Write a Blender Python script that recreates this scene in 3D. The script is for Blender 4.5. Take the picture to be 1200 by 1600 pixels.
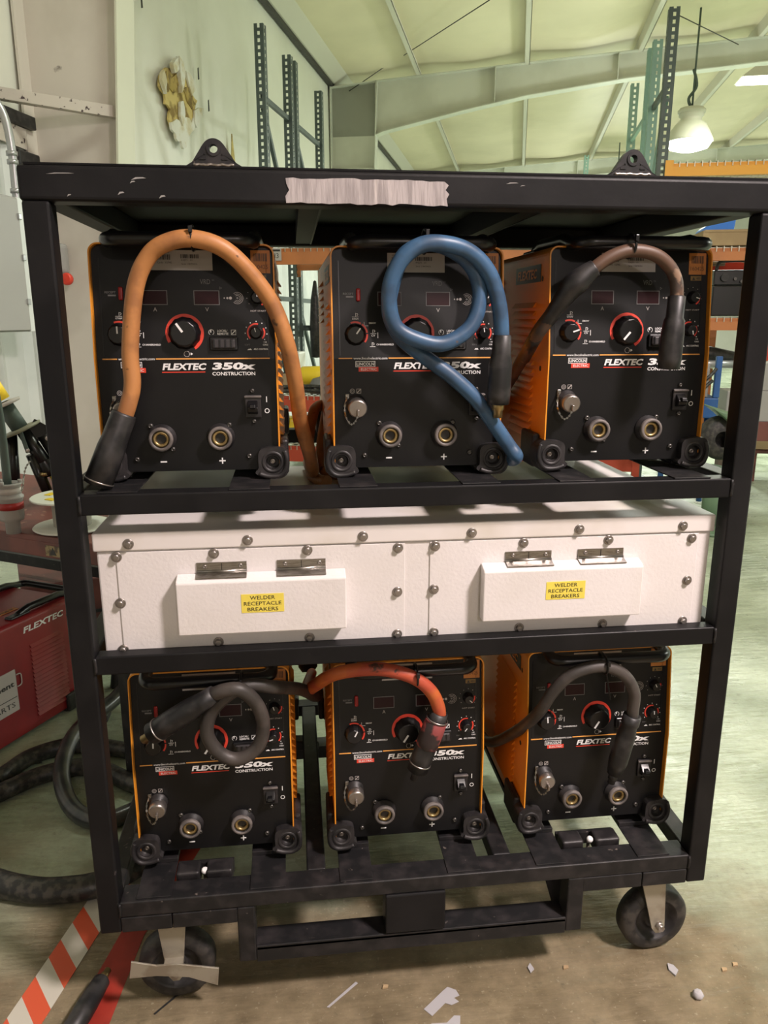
import bpy, bmesh, math, random
from mathutils import Vector, Matrix
random.seed(7)
PI = math.pi
for _o in list(bpy.data.objects): bpy.data.objects.remove(_o)
SC = bpy.context.scene
COL = SC.collection

# ------------------------------------------------------------------ camera
cam_d = bpy.data.cameras.new('camera')
cam_d.sensor_fit = 'VERTICAL'; cam_d.sensor_height = 36.0; cam_d.lens = 36.0 * 1200 / 1600
cam_d.clip_start = 0.05; cam_d.clip_end = 100
cam = bpy.data.objects.new('camera', cam_d); COL.objects.link(cam)
CAM = Vector((0.39, -1.2688, 1.335))
cam.location = CAM
cam.rotation_euler = (PI / 2 - 0.2481, 0.0, -0.1186)
SC.camera = cam

# ------------------------------------------------------------------ exposure, world, lights
SC.view_settings.view_transform = 'Standard'
SC.view_settings.look = 'None'
SC.view_settings.gamma = 1.0
SC.view_settings.use_curve_mapping = False
SC.view_settings.exposure = 0.0
W = bpy.data.worlds.new('world'); SC.world = W; W.use_nodes = True
W.node_tree.nodes['Background'].inputs['Color'].default_value = (0.9, 1.0, 0.85, 1)
W.node_tree.nodes['Background'].inputs['Strength'].default_value = 0.03

ROOM_A = math.radians(16.4)          # the hall is turned against the rack
def RW(v, u, z=0.0):                  # hall coordinates: v to the right, u into the depth
    return Vector((CAM.x + u * math.sin(ROOM_A) + v * math.cos(ROOM_A),
                   CAM.y + u * math.cos(ROOM_A) - v * math.sin(ROOM_A), z))
GREEN = (0.95, 1.0, 0.91)
WARM = (1.0, 0.855, 0.825)
KEY_W, BAY_W = 238, 285
# high bay lamps: v, u, lens height, watts, colour   (the first is the one in view)
BAYS = [(2.03, 11.0, 3.45, BAY_W, GREEN), (1.94, 0.165, 3.75, KEY_W, WARM), (7.5, 4.5, 3.6, BAY_W * 0.9, GREEN),
        (8.0, 12.0, 3.6, BAY_W, GREEN), (2.0, 18.5, 3.6, BAY_W, GREEN), (8.0, 20.0, 3.6, BAY_W, GREEN),
        (3.0, -5.5, 3.75, 150, WARM)]  # the last lamp is added, out of view, to warm the near column

# ------------------------------------------------------------------ materials
MATS = {}
def mat(name, col, rough=0.5, metal=0.0, col2=None, scale=20.0, bump=0.0, bscale=None, emit=0.0, spots=None, stretch=None, thr=(0.45, 0.6), detail=4.0, spec=None, bdist=0.002):
    if name in MATS: return MATS[name]
    m = bpy.data.materials.new(name); m.use_nodes = True
    nt = m.node_tree; N = nt.nodes; L = nt.links; b = N['Principled BSDF']
    b.inputs['Base Color'].default_value = (*col, 1); b.inputs['Roughness'].default_value = rough
    b.inputs['Metallic'].default_value = metal
    if spec is not None: b.inputs['Specular IOR Level'].default_value = spec
    tc = N.new('ShaderNodeTexCoord'); mp = N.new('ShaderNodeMapping'); L.new(tc.outputs['Object'], mp.inputs[0])
    if stretch: mp.inputs['Scale'].default_value = stretch
    if col2 or spots:
        nz = N.new('ShaderNodeTexNoise'); nz.inputs['Scale'].default_value = scale; nz.inputs['Detail'].default_value = detail
        L.new(mp.outputs[0], nz.inputs['Vector'])
        rp = N.new('ShaderNodeValToRGB'); L.new(nz.outputs['Fac'], rp.inputs[0])
        rp.color_ramp.elements[0].position = thr[0]; rp.color_ramp.elements[1].position = thr[1]
        rp.color_ramp.elements[0].color = (*col, 1); rp.color_ramp.elements[1].color = (*(col2 or col), 1)
        out = rp.outputs[0]
        if spots:   # (colour, scale, threshold)
            n2 = N.new('ShaderNodeTexNoise'); n2.inputs['Scale'].default_value = spots[1]; n2.inputs['Detail'].default_value = 8
            L.new(mp.outputs[0], n2.inputs['Vector'])
            r2 = N.new('ShaderNodeValToRGB'); L.new(n2.outputs['Fac'], r2.inputs[0])
            r2.color_ramp.elements[0].position = spots[2]; r2.color_ramp.elements[1].position = spots[2] + 0.04
            mx = N.new('ShaderNodeMix'); mx.data_type = 'RGBA'
            L.new(r2.outputs[0], mx.inputs['Factor']); L.new(out, mx.inputs['A']); mx.inputs['B'].default_value = (*spots[0], 1)
            out = mx.outputs['Result']
        L.new(out, b.inputs['Base Color'])
    if bump:
        n3 = N.new('ShaderNodeTexNoise'); n3.inputs['Scale'].default_value = bscale or scale; n3.inputs['Detail'].default_value = 3
        L.new(mp.outputs[0], n3.inputs['Vector'])
        bp = N.new('ShaderNodeBump'); bp.inputs['Strength'].default_value = bump; bp.inputs['Distance'].default_value = bdist
        L.new(n3.outputs['Fac'], bp.inputs['Height']); L.new(bp.outputs[0], b.inputs['Normal'])
    if emit:
        b.inputs['Emission Color'].default_value = (*col, 1); b.inputs['Emission Strength'].default_value = emit
    MATS[name] = m
    return m

BLK = mat('black_frame_paint', (0.0060, 0.0060, 0.0070), 0.46, col2=(0.0105, 0.0102, 0.0112), scale=6, spots=((0.07, 0.06, 0.06), 38, 0.73), bump=0.15, bscale=60, spec=0.25)
BLKD = mat('dusty_black_paint', (0.009, 0.009, 0.010), 0.5, col2=(0.030, 0.026, 0.027), scale=30, spots=((0.12, 0.10, 0.09), 70, 0.69), bump=0.2, bscale=90, thr=(0.45, 0.75), spec=0.4)
PANEL = mat('black_panel', (0.0045, 0.0045, 0.0050), 0.40, col2=(0.007, 0.007, 0.0078), scale=5, spots=((0.05, 0.05, 0.05), 28, 0.76), spec=0.35)
RUB = mat('black_rubber', (0.012, 0.011, 0.012), 0.5, col2=(0.028, 0.025, 0.026), scale=25)
SLV = mat('black_sleeve', (0.010, 0.010, 0.011), 0.45, col2=(0.03, 0.028, 0.028), scale=30)
PLA = mat('black_plastic', (0.006, 0.006, 0.007), 0.3)
UND = mat('black_roof_plate', (0.004, 0.004, 0.0045), 0.55, spec=0.2)
ORG = mat('orange_case_paint', (0.80, 0.31, 0.025), 0.40, col2=(0.70, 0.26, 0.022), scale=4)
REDC = mat('red_case_paint', (0.25, 0.016, 0.020), 0.35, col2=(0.19, 0.014, 0.018), scale=4)
WHT = mat('white_enclosure', (0.75, 0.715, 0.71), 0.45, col2=(0.72, 0.685, 0.67), scale=8, bump=0.35, bscale=170, bdist=0.0012)
WHS = mat('white_enclosure_stained', (0.74, 0.70, 0.68), 0.4, col2=(0.55, 0.50, 0.40), scale=5, thr=(0.50, 0.80))
STL = mat('stainless', (0.42, 0.40, 0.38), 0.32, 1.0, col2=(0.30, 0.28, 0.26), scale=60, stretch=(1, 1, 8))
BOLT = mat('bolt_zinc', (0.36, 0.33, 0.31), 0.35, 0.9)
SCR = mat('dark_screw', (0.10, 0.095, 0.09), 0.35, 0.8)
BRS = mat('brass', (0.50, 0.37, 0.17), 0.35, 0.9, col2=(0.36, 0.27, 0.13), scale=40)
SOCK = mat('worn_socket_rubber', (0.16, 0.14, 0.13), 0.55, col2=(0.09, 0.08, 0.075), scale=40)
PW = mat('print_white', (0.80, 0.80, 0.80), 0.5)
PGR = mat('print_grey', (0.16, 0.16, 0.16), 0.5)
PRED = mat('print_red', (0.72, 0.055, 0.03), 0.45)
PDR = mat('print_dark_red', (0.30, 0.012, 0.012), 0.4)
PDISP = mat('display_window', (0.022, 0.003, 0.005), 0.4, spec=0.25)
PORG = mat('print_orange_line', (0.80, 0.36, 0.08), 0.45)
LBG = mat('label_silver', (0.44, 0.41, 0.39), 0.5)
LBO = mat('label_orange', (0.52, 0.19, 0.035), 0.5)
YEL = mat('label_yellow', (0.80, 0.66, 0.10), 0.5)
INK = mat('ink', (0.02, 0.02, 0.02), 0.5)
TAPE = mat('duct_tape', (0.42, 0.38, 0.38), 0.45, col2=(0.30, 0.27, 0.27), scale=90, stretch=(1, 1, 0.12), bump=0.5, bscale=220, spots=((0.55, 0.5, 0.48), 30, 0.62))
PINKR = mat('brown_adhesive', (0.35, 0.25, 0.20), 0.7)
HOSE = mat('black_hose', (0.012, 0.013, 0.013), 0.45, col2=(0.055, 0.050, 0.042), scale=55, bump=0.3, bscale=80)
GALV = mat('galvanised_conduit', (0.42, 0.43, 0.44), 0.35, 0.6)
GRYP = mat('grey_plastic', (0.33, 0.32, 0.31), 0.5)
STRW = mat('painted_steel_cream', (0.66, 0.61, 0.55), 0.6, col2=(0.61, 0.56, 0.50), scale=3, spots=((0.08, 0.05, 0.04), 5.5, 0.73))
ANGW = mat('chipped_white_angle', (0.55, 0.50, 0.44), 0.6, col2=(0.50, 0.45, 0.40), scale=6, spots=((0.05, 0.03, 0.03), 30, 0.62))
VINYL = mat('vinyl_insulation', (0.82, 0.82, 0.74), 0.5, col2=(0.72, 0.72, 0.63), scale=0.9, bump=0.4, bscale=1.6, thr=(0.4, 0.7), bdist=0.06)
ROOF = mat('roof_insulation', (0.78, 0.71, 0.52), 0.55, col2=(0.68, 0.62, 0.45), scale=0.8, bump=0.5, bscale=1.2, thr=(0.4, 0.7), bdist=0.08)
RAFT = mat('rafter_paint', (0.62, 0.63, 0.55), 0.6, col2=(0.55, 0.56, 0.48), scale=1.5)
PURL = mat('purlin_paint', (0.62, 0.60, 0.52), 0.6)
CORR = mat('corrugated_metal', (0.66, 0.68, 0.67), 0.4, col2=(0.56, 0.59, 0.58), scale=2)
TEAL = mat('teal_rack_paint', (0.085, 0.115, 0.11), 0.5, col2=(0.065, 0.09, 0.085), scale=5)
MINT = mat('mint_rack_paint', (0.27, 0.44, 0.38), 0.5)
DGRN = mat('dark_green_rack_paint', (0.07, 0.10, 0.09), 0.5)
RORG = mat('rack_beam_orange', (0.52, 0.185, 0.06), 0.5, col2=(0.44, 0.16, 0.055), scale=4)
RRED = mat('rack_beam_red', (0.42, 0.055, 0.025), 0.5)
WIRE = mat('galvanised_wire', (0.5, 0.5, 0.42), 0.4, 0.5)
CARD = mat('cardboard', (0.42, 0.30, 0.17), 0.8, col2=(0.36, 0.25, 0.14), scale=6)
BENCH = mat('oxide_red_steel', (0.17, 0.055, 0.045), 0.5, col2=(0.11, 0.04, 0.035), scale=9, spots=((0.30, 0.16, 0.12), 18, 0.66))
OFFW = mat('off_white_plastic', (0.70, 0.72, 0.66), 0.45)
YPL = mat('yellow_paint', (0.85, 0.62, 0.03), 0.4)
BLUP = mat('blue_paint', (0.02, 0.09, 0.28), 0.4)
BLUT = mat('blue_tarp', (0.03, 0.20, 0.75), 0.5)
GRNP = mat('green_machine_paint', (0.12, 0.20, 0.12), 0.5)
DRED = mat('dark_red_floor_paint', (0.16, 0.012, 0.010), 0.5, col2=(0.11, 0.012, 0.010), scale=12)
WHM = mat('caster_steel', (0.44, 0.41, 0.34), 0.4, 0.6, col2=(0.32, 0.28, 0.22), scale=18)
TYRE = mat('caster_tread', (0.014, 0.013, 0.013), 0.55, col2=(0.045, 0.04, 0.035), scale=40)
CLR = mat('clear_litter_film', (0.42, 0.41, 0.43), 0.25)
INSY = mat('yellow_fibreglass', (0.66, 0.52, 0.20), 0.9, col2=(0.28, 0.19, 0.06), scale=10, bump=0.9, bscale=40)
INSW = mat('torn_white_facing', (0.75, 0.74, 0.66), 0.6, col2=(0.62, 0.55, 0.36), scale=9)
LENS = mat('lamp_lens_green', (1.0, 1.0, 0.88), 0.3, emit=7.0)
LENSW = mat('lamp_lens_warm', (1.0, 0.88, 0.76), 0.3, emit=7.0)
LAMPB = mat('lamp_housing', (0.60, 0.60, 0.50), 0.5)

def floor_mat():
    m = bpy.data.materials.new('painted_concrete'); m.use_nodes = True
    nt = m.node_tree; N = nt.nodes; L = nt.links; b = N['Principled BSDF']
    tc = N.new('ShaderNodeTexCoord'); P = tc.outputs['Object']
    def noise(s, d=6, r=0.55):
        n = N.new('ShaderNodeTexNoise'); n.inputs['Scale'].default_value = s; n.inputs['Detail'].default_value = d; n.inputs['Roughness'].default_value = r
        L.new(P, n.inputs['Vector']); return n.outputs['Fac']
    def ramp(f, a, c, ca=(0, 0, 0), cc=(1, 1, 1)):
        r = N.new('ShaderNodeValToRGB'); L.new(f, r.inputs[0]); e = r.color_ramp.elements
        e[0].position = a; e[1].position = c; e[0].color = (*ca, 1); e[1].color = (*cc, 1); return r.outputs[0]
    def mix(f, a, c):
        x = N.new('ShaderNodeMix'); x.data_type = 'RGBA'; L.new(f, x.inputs['Factor'])
        for s, v in (('A', a), ('B', c)):
            if isinstance(v, tuple): x.inputs[s].default_value = (*v, 1)
            else: L.new(v, x.inputs[s])
        return x.outputs['Result']
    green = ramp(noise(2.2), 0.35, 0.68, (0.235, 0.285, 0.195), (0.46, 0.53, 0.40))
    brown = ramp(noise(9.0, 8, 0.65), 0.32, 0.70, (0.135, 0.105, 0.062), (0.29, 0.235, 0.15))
    # irregular patch before the rack: worn ground, with the rack's shade painted in
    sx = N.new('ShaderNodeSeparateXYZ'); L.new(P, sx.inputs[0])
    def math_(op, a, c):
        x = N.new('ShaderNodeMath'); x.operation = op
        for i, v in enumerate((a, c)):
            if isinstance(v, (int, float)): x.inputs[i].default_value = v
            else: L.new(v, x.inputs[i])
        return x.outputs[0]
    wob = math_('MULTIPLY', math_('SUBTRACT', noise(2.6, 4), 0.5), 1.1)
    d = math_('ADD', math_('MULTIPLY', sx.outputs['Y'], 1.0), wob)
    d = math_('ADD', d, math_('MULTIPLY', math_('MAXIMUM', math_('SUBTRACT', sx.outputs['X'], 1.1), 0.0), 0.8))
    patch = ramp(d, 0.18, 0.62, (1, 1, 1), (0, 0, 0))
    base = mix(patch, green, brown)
    speck = ramp(noise(110, 3), 0.63, 0.69)
    base = mix(math_('MULTIPLY', speck, 0.5), base, (0.40, 0.36, 0.26))
    dark = ramp(noise(24, 6, 0.7), 0.62, 0.72)
    base = mix(math_('MULTIPLY', ramp(noise(48, 8, 0.75), 0.40, 0.66), 0.28), base, (0.10, 0.085, 0.055))
    base = mix(math_('MULTIPLY', dark, 0.45), base, (0.07, 0.06, 0.04))
    L.new(base, b.inputs['Base Color'])
    rr = ramp(noise(6), 0.3, 0.7, (0.22, 0.22, 0.22), (0.42, 0.42, 0.42)); L.new(rr, b.inputs['Roughness'])
    b.inputs['Specular IOR Level'].default_value = 0.5
    mp = N.new('ShaderNodeMapping'); mp.inputs['Scale'].default_value = (0.5, 1.9, 1); L.new(P, mp.inputs[0])
    nb = N.new('ShaderNodeTexNoise'); nb.inputs['Scale'].default_value = 13; nb.inputs['Detail'].default_value = 6; L.new(mp.outputs[0], nb.inputs['Vector'])
    bp = N.new('ShaderNodeBump'); bp.inputs['Strength'].default_value = 0.6; bp.inputs['Distance'].default_value = 0.012
    L.new(nb.outputs['Fac'], bp.inputs['Height']); L.new(bp.outputs[0], b.inputs['Normal'])
    return m
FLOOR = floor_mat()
def stripe_mat():
    m = bpy.data.materials.new('hazard_stripes'); m.use_nodes = True
    nt = m.node_tree; N = nt.nodes; L = nt.links; b = N['Principled BSDF']
    tc = N.new('ShaderNodeTexCoord'); s = N.new('ShaderNodeSeparateXYZ'); L.new(tc.outputs['Object'], s.inputs[0])
    a = N.new('ShaderNodeMath'); a.operation = 'MULTIPLY_ADD'; L.new(s.outputs['X'], a.inputs[0]); a.inputs[1].default_value = 0.93; L.new(s.outputs['Y'], a.inputs[2])
    f = N.new('ShaderNodeMath'); f.operation = 'MULTIPLY'; L.new(a.outputs[0], f.inputs[0]); f.inputs[1].default_value = 1 / 0.099
    g = N.new('ShaderNodeMath'); g.operation = 'FRACT'; L.new(f.outputs[0], g.inputs[0])
    r = N.new('ShaderNodeValToRGB'); r.color_ramp.interpolation = 'CONSTANT'; L.new(g.outputs[0], r.inputs[0])
    r.color_ramp.elements[0].color = (0.55, 0.53, 0.46, 1); r.color_ramp.elements[1].position = 0.5; r.color_ramp.elements[1].color = (0.62, 0.095, 0.04, 1)
    L.new(r.outputs[0], b.inputs['Base Color']); b.inputs['Roughness'].default_value = 0.45
    return m
HAZ = stripe_mat()

# ------------------------------------------------------------------ mesh helpers
class B:
    """Collects shapes; build() links them as ONE mesh object."""
    def __init__(s): s.bm = bmesh.new(); s.mats = []
    def _mi(s, m):
        if m is None: return 0
        if m not in s.mats: s.mats.append(m)
        return s.mats.index(m)
    def _add(s, tmp, m, smooth=False):
        i = s._mi(m); vm = {}
        for v in tmp.verts: vm[v] = s.bm.verts.new(v.co)
        for f in tmp.faces:
            try: nf = s.bm.faces.new([vm[v] for v in f.verts])
            except ValueError: continue
            nf.material_index = i; nf.smooth = smooth or f.smooth
        tmp.free()
    def box(s, x0, x1, y0, y1, z0, z1, m=None, bev=0.0, seg=2, mtx=None):
        t = bmesh.new(); bmesh.ops.create_cube(t, size=1)
        for v in t.verts: v.co = Vector(((x0 + x1) / 2 + v.co.x * (x1 - x0), (y0 + y1) / 2 + v.co.y * (y1 - y0), (z0 + z1) / 2 + v.co.z * (z1 - z0)))
        if bev: bmesh.ops.bevel(t, geom=t.edges[:], offset=bev, segments=seg, affect='EDGES', profile=0.5)
        if mtx is not None: bmesh.ops.transform(t, matrix=mtx, verts=t.verts)
        s._add(t, m); return s
    def obox(s, c, ax, ay, az, m=None, bev=0.0):     # oriented box: centre and three half axes
        t = bmesh.new(); bmesh.ops.create_cube(t, size=2)
        ax, ay, az, c = Vector(ax), Vector(ay), Vector(az), Vector(c)
        for v in t.verts: v.co = c + ax * v.co.x + ay * v.co.y + az * v.co.z
        if bev: bmesh.ops.bevel(t, geom=t.edges[:], offset=bev, segments=2, affect='EDGES', profile=0.5)
        s._add(t, m); return s
    def bar(s, p0, p1, w, h, m=None, up=(0, 0, 1), bev=0.0):
        p0, p1 = Vector(p0), Vector(p1); d = (p1 - p0); l = d.length; d.normalize(); up = Vector(up)
        x = d.cross(up); x = x.normalized() if x.length > 1e-5 else Vector((1, 0, 0)); z = x.cross(d).normalized()
        return s.obox((p0 + p1) / 2, x * w / 2, d * l / 2, z * h / 2, m, bev)
    def cyl(s, p0, p1, r0, r1=None, seg=20, m=None, cap=True):
        r1 = r0 if r1 is None else r1; p0, p1 = Vector(p0), Vector(p1)
        return s.lathe([(0, 0) if cap else None, (r0, 0), (r1, (p1 - p0).length), (0, (p1 - p0).length) if cap else None], p0, p1 - p0, seg, m, sharp=True)
    def lathe(s, prof, org, axis, seg=24, m=None, sharp=False, lobes=None):
        prof = [p for p in prof if p]; org = Vector(org); a = Vector(axis).normalized()
        q = a.to_track_quat('Z', 'Y'); t = bmesh.new(); rings = []
        segs = []
        for k in range(len(prof)):
            r, h = prof[k]
            if r < 1e-7: rings.append([t.verts.new(org + a * h)])
            else:
                R = []
                for i in range(seg):
                    an = 2 * PI * i / seg; rr = r * (1 + lobes[1] * math.cos(lobes[0] * an)) if lobes else r
                    R.append(t.verts.new(org + q @ Vector((rr * math.cos(an), rr * math.sin(an), h))))
                rings.append(R)
        for k in range(len(rings) - 1):
            A_, B_ = rings[k], rings[k + 1]
            for i in range(seg):
                j = (i + 1) % seg
                if len(A_) == 1 and len(B_) == 1: continue
                if len(A_) == 1: f = t.faces.new([A_[0], B_[j], B_[i]])
                elif len(B_) == 1: f = t.faces.new([A_[i], A_[j], B_[0]])
                else: f = t.faces.new([A_[i], A_[j], B_[j], B_[i]])
                f.smooth = (len(A_) > 1 and len(B_) > 1)
        if sharp: pass
        bmesh.ops.recalc_face_normals(t, faces=t.faces)
        s._add(t, m); return s
    def tube(s, pts, r, seg=12, m=None, smooth=6, closed=False, cap=True, flat=None):
        P = [Vector(p) for p in pts]
        if smooth > 1: P = catmull(P, smooth, closed)
        n = len(P); t = bmesh.new(); rings = []; T0 = None; nrm = None
        for i in range(n):
            if closed: T = (P[(i + 1) % n] - P[i - 1]).normalized()
            else: T = (P[min(i + 1, n - 1)] - P[max(i - 1, 0)]).normalized()
            if nrm is None:
                nrm = T.orthogonal().normalized()
                if flat: nrm = (Vector(flat) - T * T.dot(Vector(flat))).normalized()
            else: nrm = (nrm - T * T.dot(nrm)).normalized()
            if flat: nrm = (Vector(flat) - T * T.dot(Vector(flat))).normalized()
            bn = T.cross(nrm)
            rr = r(i / (n - 1)) if callable(r) else r
            rings.append([t.verts.new(P[i] + (nrm * math.cos(2 * PI * k / seg) + bn * math.sin(2 * PI * k / seg)) * rr) for k in range(seg)])
        rng = range(n if closed else n - 1)
        for i in rng:
            A_, B_ = rings[i], rings[(i + 1) % n]
            for k in range(seg):
                f = t.faces.new([A_[k], A_[(k + 1) % seg], B_[(k + 1) % seg], B_[k]]); f.smooth = True
        if cap and not closed: t.faces.new(rings[0][::-1]); t.faces.new(rings[-1])
        bmesh.ops.recalc_face_normals(t, faces=t.faces)
        s._add(t, m); return s
    def prism(s, poly, axis, a, b, m=None, bev=0.0):   # poly in the two other axes, extruded a..b along axis
        t = bmesh.new()
        def P(p, h): return Vector({'x': (h, p[0], p[1]), 'y': (p[0], h, p[1]), 'z': (p[0], p[1], h)}[axis])
        A_ = [t.verts.new(P(p, a)) for p in poly]; B_ = [t.verts.new(P(p, b)) for p in poly]; n = len(poly)
        t.faces.new(A_); t.faces.new(B_[::-1])
        for i in range(n): t.faces.new([A_[i], B_[i], B_[(i + 1) % n], A_[(i + 1) % n]])
        bmesh.ops.recalc_face_normals(t, faces=t.faces)
        if bev: bmesh.ops.bevel(t, geom=t.edges[:], offset=bev, segments=2, affect='EDGES', profile=0.5)
        s._add(t, m); return s
    def ring(s, c, r0, r1, a0, a1, y, m=None, n=24, th=0.0006):  # flat arc in the xz plane, facing -y
        t = bmesh.new(); I = []; O = []
        for k in range(n + 1):
            a = a0 + (a1 - a0) * k / n
            I.append((c[0] + r0 * math.cos(a), c[1] + r0 * math.sin(a))); O.append((c[0] + r1 * math.cos(a), c[1] + r1 * math.sin(a)))
        for k in range(n):
            V = [t.verts.new((p[0], y - th, p[1])) for p in (I[k], I[k + 1], O[k + 1], O[k])]; t.faces.new(V)
        s._add(t, m); return s
    def text(s, string, x, z, h, y=0.0, m=None, w=None, shear=0.0, bold=0.0, align='LEFT', mtx=None, th=0.0004):
        vs, fs = text_mesh(string, bold)
        if not vs: return s
        xs = [v[0] for v in vs]; ys = [v[1] for v in vs]; x0, x1 = min(xs), max(xs); y0, y1 = min(ys), max(ys)
        sy = h / (y1 - y0 + 1e-9); sx = (w / (x1 - x0)) if w else sy
        t = bmesh.new(); ox = x if align == 'LEFT' else x - (x1 - x0) * sx / 2
        V = []
        for a, b_ in vs:
            yy = (b_ - y0) * sy; p = Vector((ox + (a - x0) * sx + shear * yy, y - th, z + yy))
            V.append(t.verts.new(mtx @ p if mtx is not None else p))
        for f in fs:
            try: t.faces.new([V[i] for i in f])
            except ValueError: pass
        s._add(t, m); return s
    def warp(s, fn):
        for v in s.bm.verts: v.co = fn(v.co)
        return s
    def build(s, name, parent=None, loc=(0, 0, 0), rz=0.0, kind=None, label=None, smooth_angle=None):
        me = bpy.data.meshes.new(name); s.bm.to_mesh(me); s.bm.free()
        for m in s.mats: me.materials.append(m)
        o = bpy.data.objects.new(name, me); COL.objects.link(o)
        o.location = loc; o.rotation_euler = (0, 0, rz) if not isinstance(rz, tuple) else rz
        if parent: o.parent = parent
        if kind: o['kind'] = kind
        if label: o['label'] = label
        return o
_TM = {}
def text_mesh(string, bold=0.0):
    key = (string, bold)
    if key in _TM: return _TM[key]
    cu = bpy.data.curves.new('t', 'FONT'); cu.body = string; cu.size = 1; cu.resolution_u = 2; cu.offset = bold
    cu.fill_mode = 'FRONT'
    ob = bpy.data.objects.new('t', cu); COL.objects.link(ob)
    bpy.context.view_layer.update(); dg = bpy.context.evaluated_depsgraph_get()
    me = bpy.data.meshes.new_from_object(ob.evaluated_get(dg))
    r = ([(v.co.x, v.co.y) for v in me.vertices], [tuple(p.vertices) for p in me.polygons])
    bpy.data.objects.remove(ob); bpy.data.curves.remove(cu); bpy.data.meshes.remove(me)
    _TM[key] = r
    return r
def catmull(P, k, closed=False):
    out = []; n = len(P)
    for i in range(n if closed else n - 1):
        if closed: a, b, c, d = P[i - 1], P[i], P[(i + 1) % n], P[(i + 2) % n]
        else: a, b, c, d = P[max(i - 1, 0)], P[i], P[i + 1], P[min(i + 2, n - 1)]
        for j in range(k):
            t = j / k
            out.append(0.5 * ((2 * b) + (c - a) * t + (2 * a - 5 * b + 4 * c - d) * t * t + (3 * b - a - 3 * c + d) * t ** 3))
    if not closed: out.append(P[-1].copy())
    return out
def tag(o, label, cat, group=None):
    o['label'] = label; o['category'] = cat
    if group: o['group'] = group
    return o
def thing(name, label, cat, loc=(0, 0, 0), rz=0.0, group=None):
    o = bpy.data.objects.new(name, None); COL.objects.link(o); o.empty_display_size = 0.05
    o.location = loc; o.rotation_euler = (0, 0, rz) if not isinstance(rz, tuple) else rz
    return tag(o, label, cat, group)
KIDS = {}
def kids(o): return [c for c in bpy.data.objects if c.parent == o]
def dup(root, loc, rz=0.0, label=None, group=None):
    def rec(o, parent):
        c = o.copy(); COL.objects.link(c)
        if parent: c.parent = parent
        for k in kids(o): rec(k, c)
        return c
    src_kids = kids(root); r = root.copy(); COL.objects.link(r); r.location = loc
    r.rotation_euler = (0, 0, rz) if not isinstance(rz, tuple) else rz
    for k in src_kids: rec(k, r)
    if label: r['label'] = label
    if group: r['group'] = group
    return r
RR = -ROOM_A

# ------------------------------------------------------------------ the hall
O0 = RW(0, 0)
def struct(name, b, kind='structure'): return b.build(name, None, O0, RR, kind)
ROOF_Z = lambda v: 4.90 + 0.055 * v
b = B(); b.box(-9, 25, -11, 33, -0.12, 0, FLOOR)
fl = b.build('floor', None, (0, 0, 0), 0, 'structure')       # the floor keeps world axes so its worn, shade-toned patch stays by the rack

# roof skin, sagging a little between the purlins
b = B(); t = bmesh.new(); vs = {}
NU = 60; VV = []
v = -2.8
while v < 14.01: VV.append(v); v += 0.15
for i, v in enumerate(VV):
    for j in range(NU + 1):
        u = -6 + 35 * j / NU
        ph = ((v + 1.55) / 1.5) % 1.0
        vs[i, j] = t.verts.new((v, u, ROOF_Z(v) - 0.05 * math.sin(PI * ph) ** 2))
for i in range(len(VV) - 1):
    for j in range(NU):
        f = t.faces.new([vs[i, j], vs[i, j + 1], vs[i + 1, j + 1], vs[i + 1, j]]); f.smooth = True
b._add(t, ROOF); b.box(-2.9, 14.1, -6, 29, 5.75, 5.8, ROOF); struct('ceiling', b)
# left wall: corrugated sheet low down, vinyl-faced insulation above
b = B(); b.box(-2.95, -2.86, -6, 29, 0, 5.8, VINYL)
t = bmesh.new(); prev = None
n = 600
for i in range(n + 1):
    u = -6 + 35 * i / n; ph = (u / 0.305) % 1.0
    d = 0.0 if ph < 0.62 else 0.028 * min(1.0, min(ph - 0.62, 1 - ph) / 0.06)
    cur = (t.verts.new((-2.83 + d, u, 0.0)), t.verts.new((-2.83 + d, u, 2.28)))
    if prev: t.faces.new([prev[0], cur[0], cur[1], prev[1]])
    prev = cur
b._add(t, CORR)
t = bmesh.new(); vs = {}
NZ = 22; NU2 = 210
rnd = random.Random(3)
for i in range(NU2 + 1):
    u = -6 + 35 * i / NU2
    for j in range(NZ + 1):
        z = 2.28 + (4.62 - 2.28) * j / NZ
        s_ = math.sin(PI * j / NZ)
        bul = 0.05 * s_ * (0.6 + 0.4 * math.sin(u * 4.1)) + (0.10 * s_ * max(0, math.sin(PI * min(max((4.35 - u) / 1.0, 0), 1))))
        vs[i, j] = t.verts.new((-2.84 + bul, u, z))
for i in range(NU2):
    for j in range(NZ):
        f = t.faces.new([vs[i, j], vs[i + 1, j], vs[i + 1, j + 1], vs[i, j + 1]]); f.smooth = True
b._add(t, VINYL); struct('wall_left', b)
b = B(); b.box(14, 14.1, -6, 29, 0, 5.8, VINYL); struct('wall_right', b)
b = B(); b.box(-2.9, 14, 28.9, 29, 0, 5.8, VINYL); struct('wall_back', b)
b = B(); b.box(-2.9, 14, -9.1, -9, 0, 5.8, VINYL); struct('wall_front', b)
# eave strut and the dark slot under it
b = B(); b.prism([(-2.80, 4.60), (-2.74, 4.60), (-2.56, 4.73), (-2.80, 4.76)], 'y', -6, 29, PURL); struct('trim_1', b)
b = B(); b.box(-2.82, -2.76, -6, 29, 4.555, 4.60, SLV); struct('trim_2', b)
b = B(); b.box(-2.86, -2.76, 4.5, 29, 2.24, 2.31, PURL); struct('trim_3', b)
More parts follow.
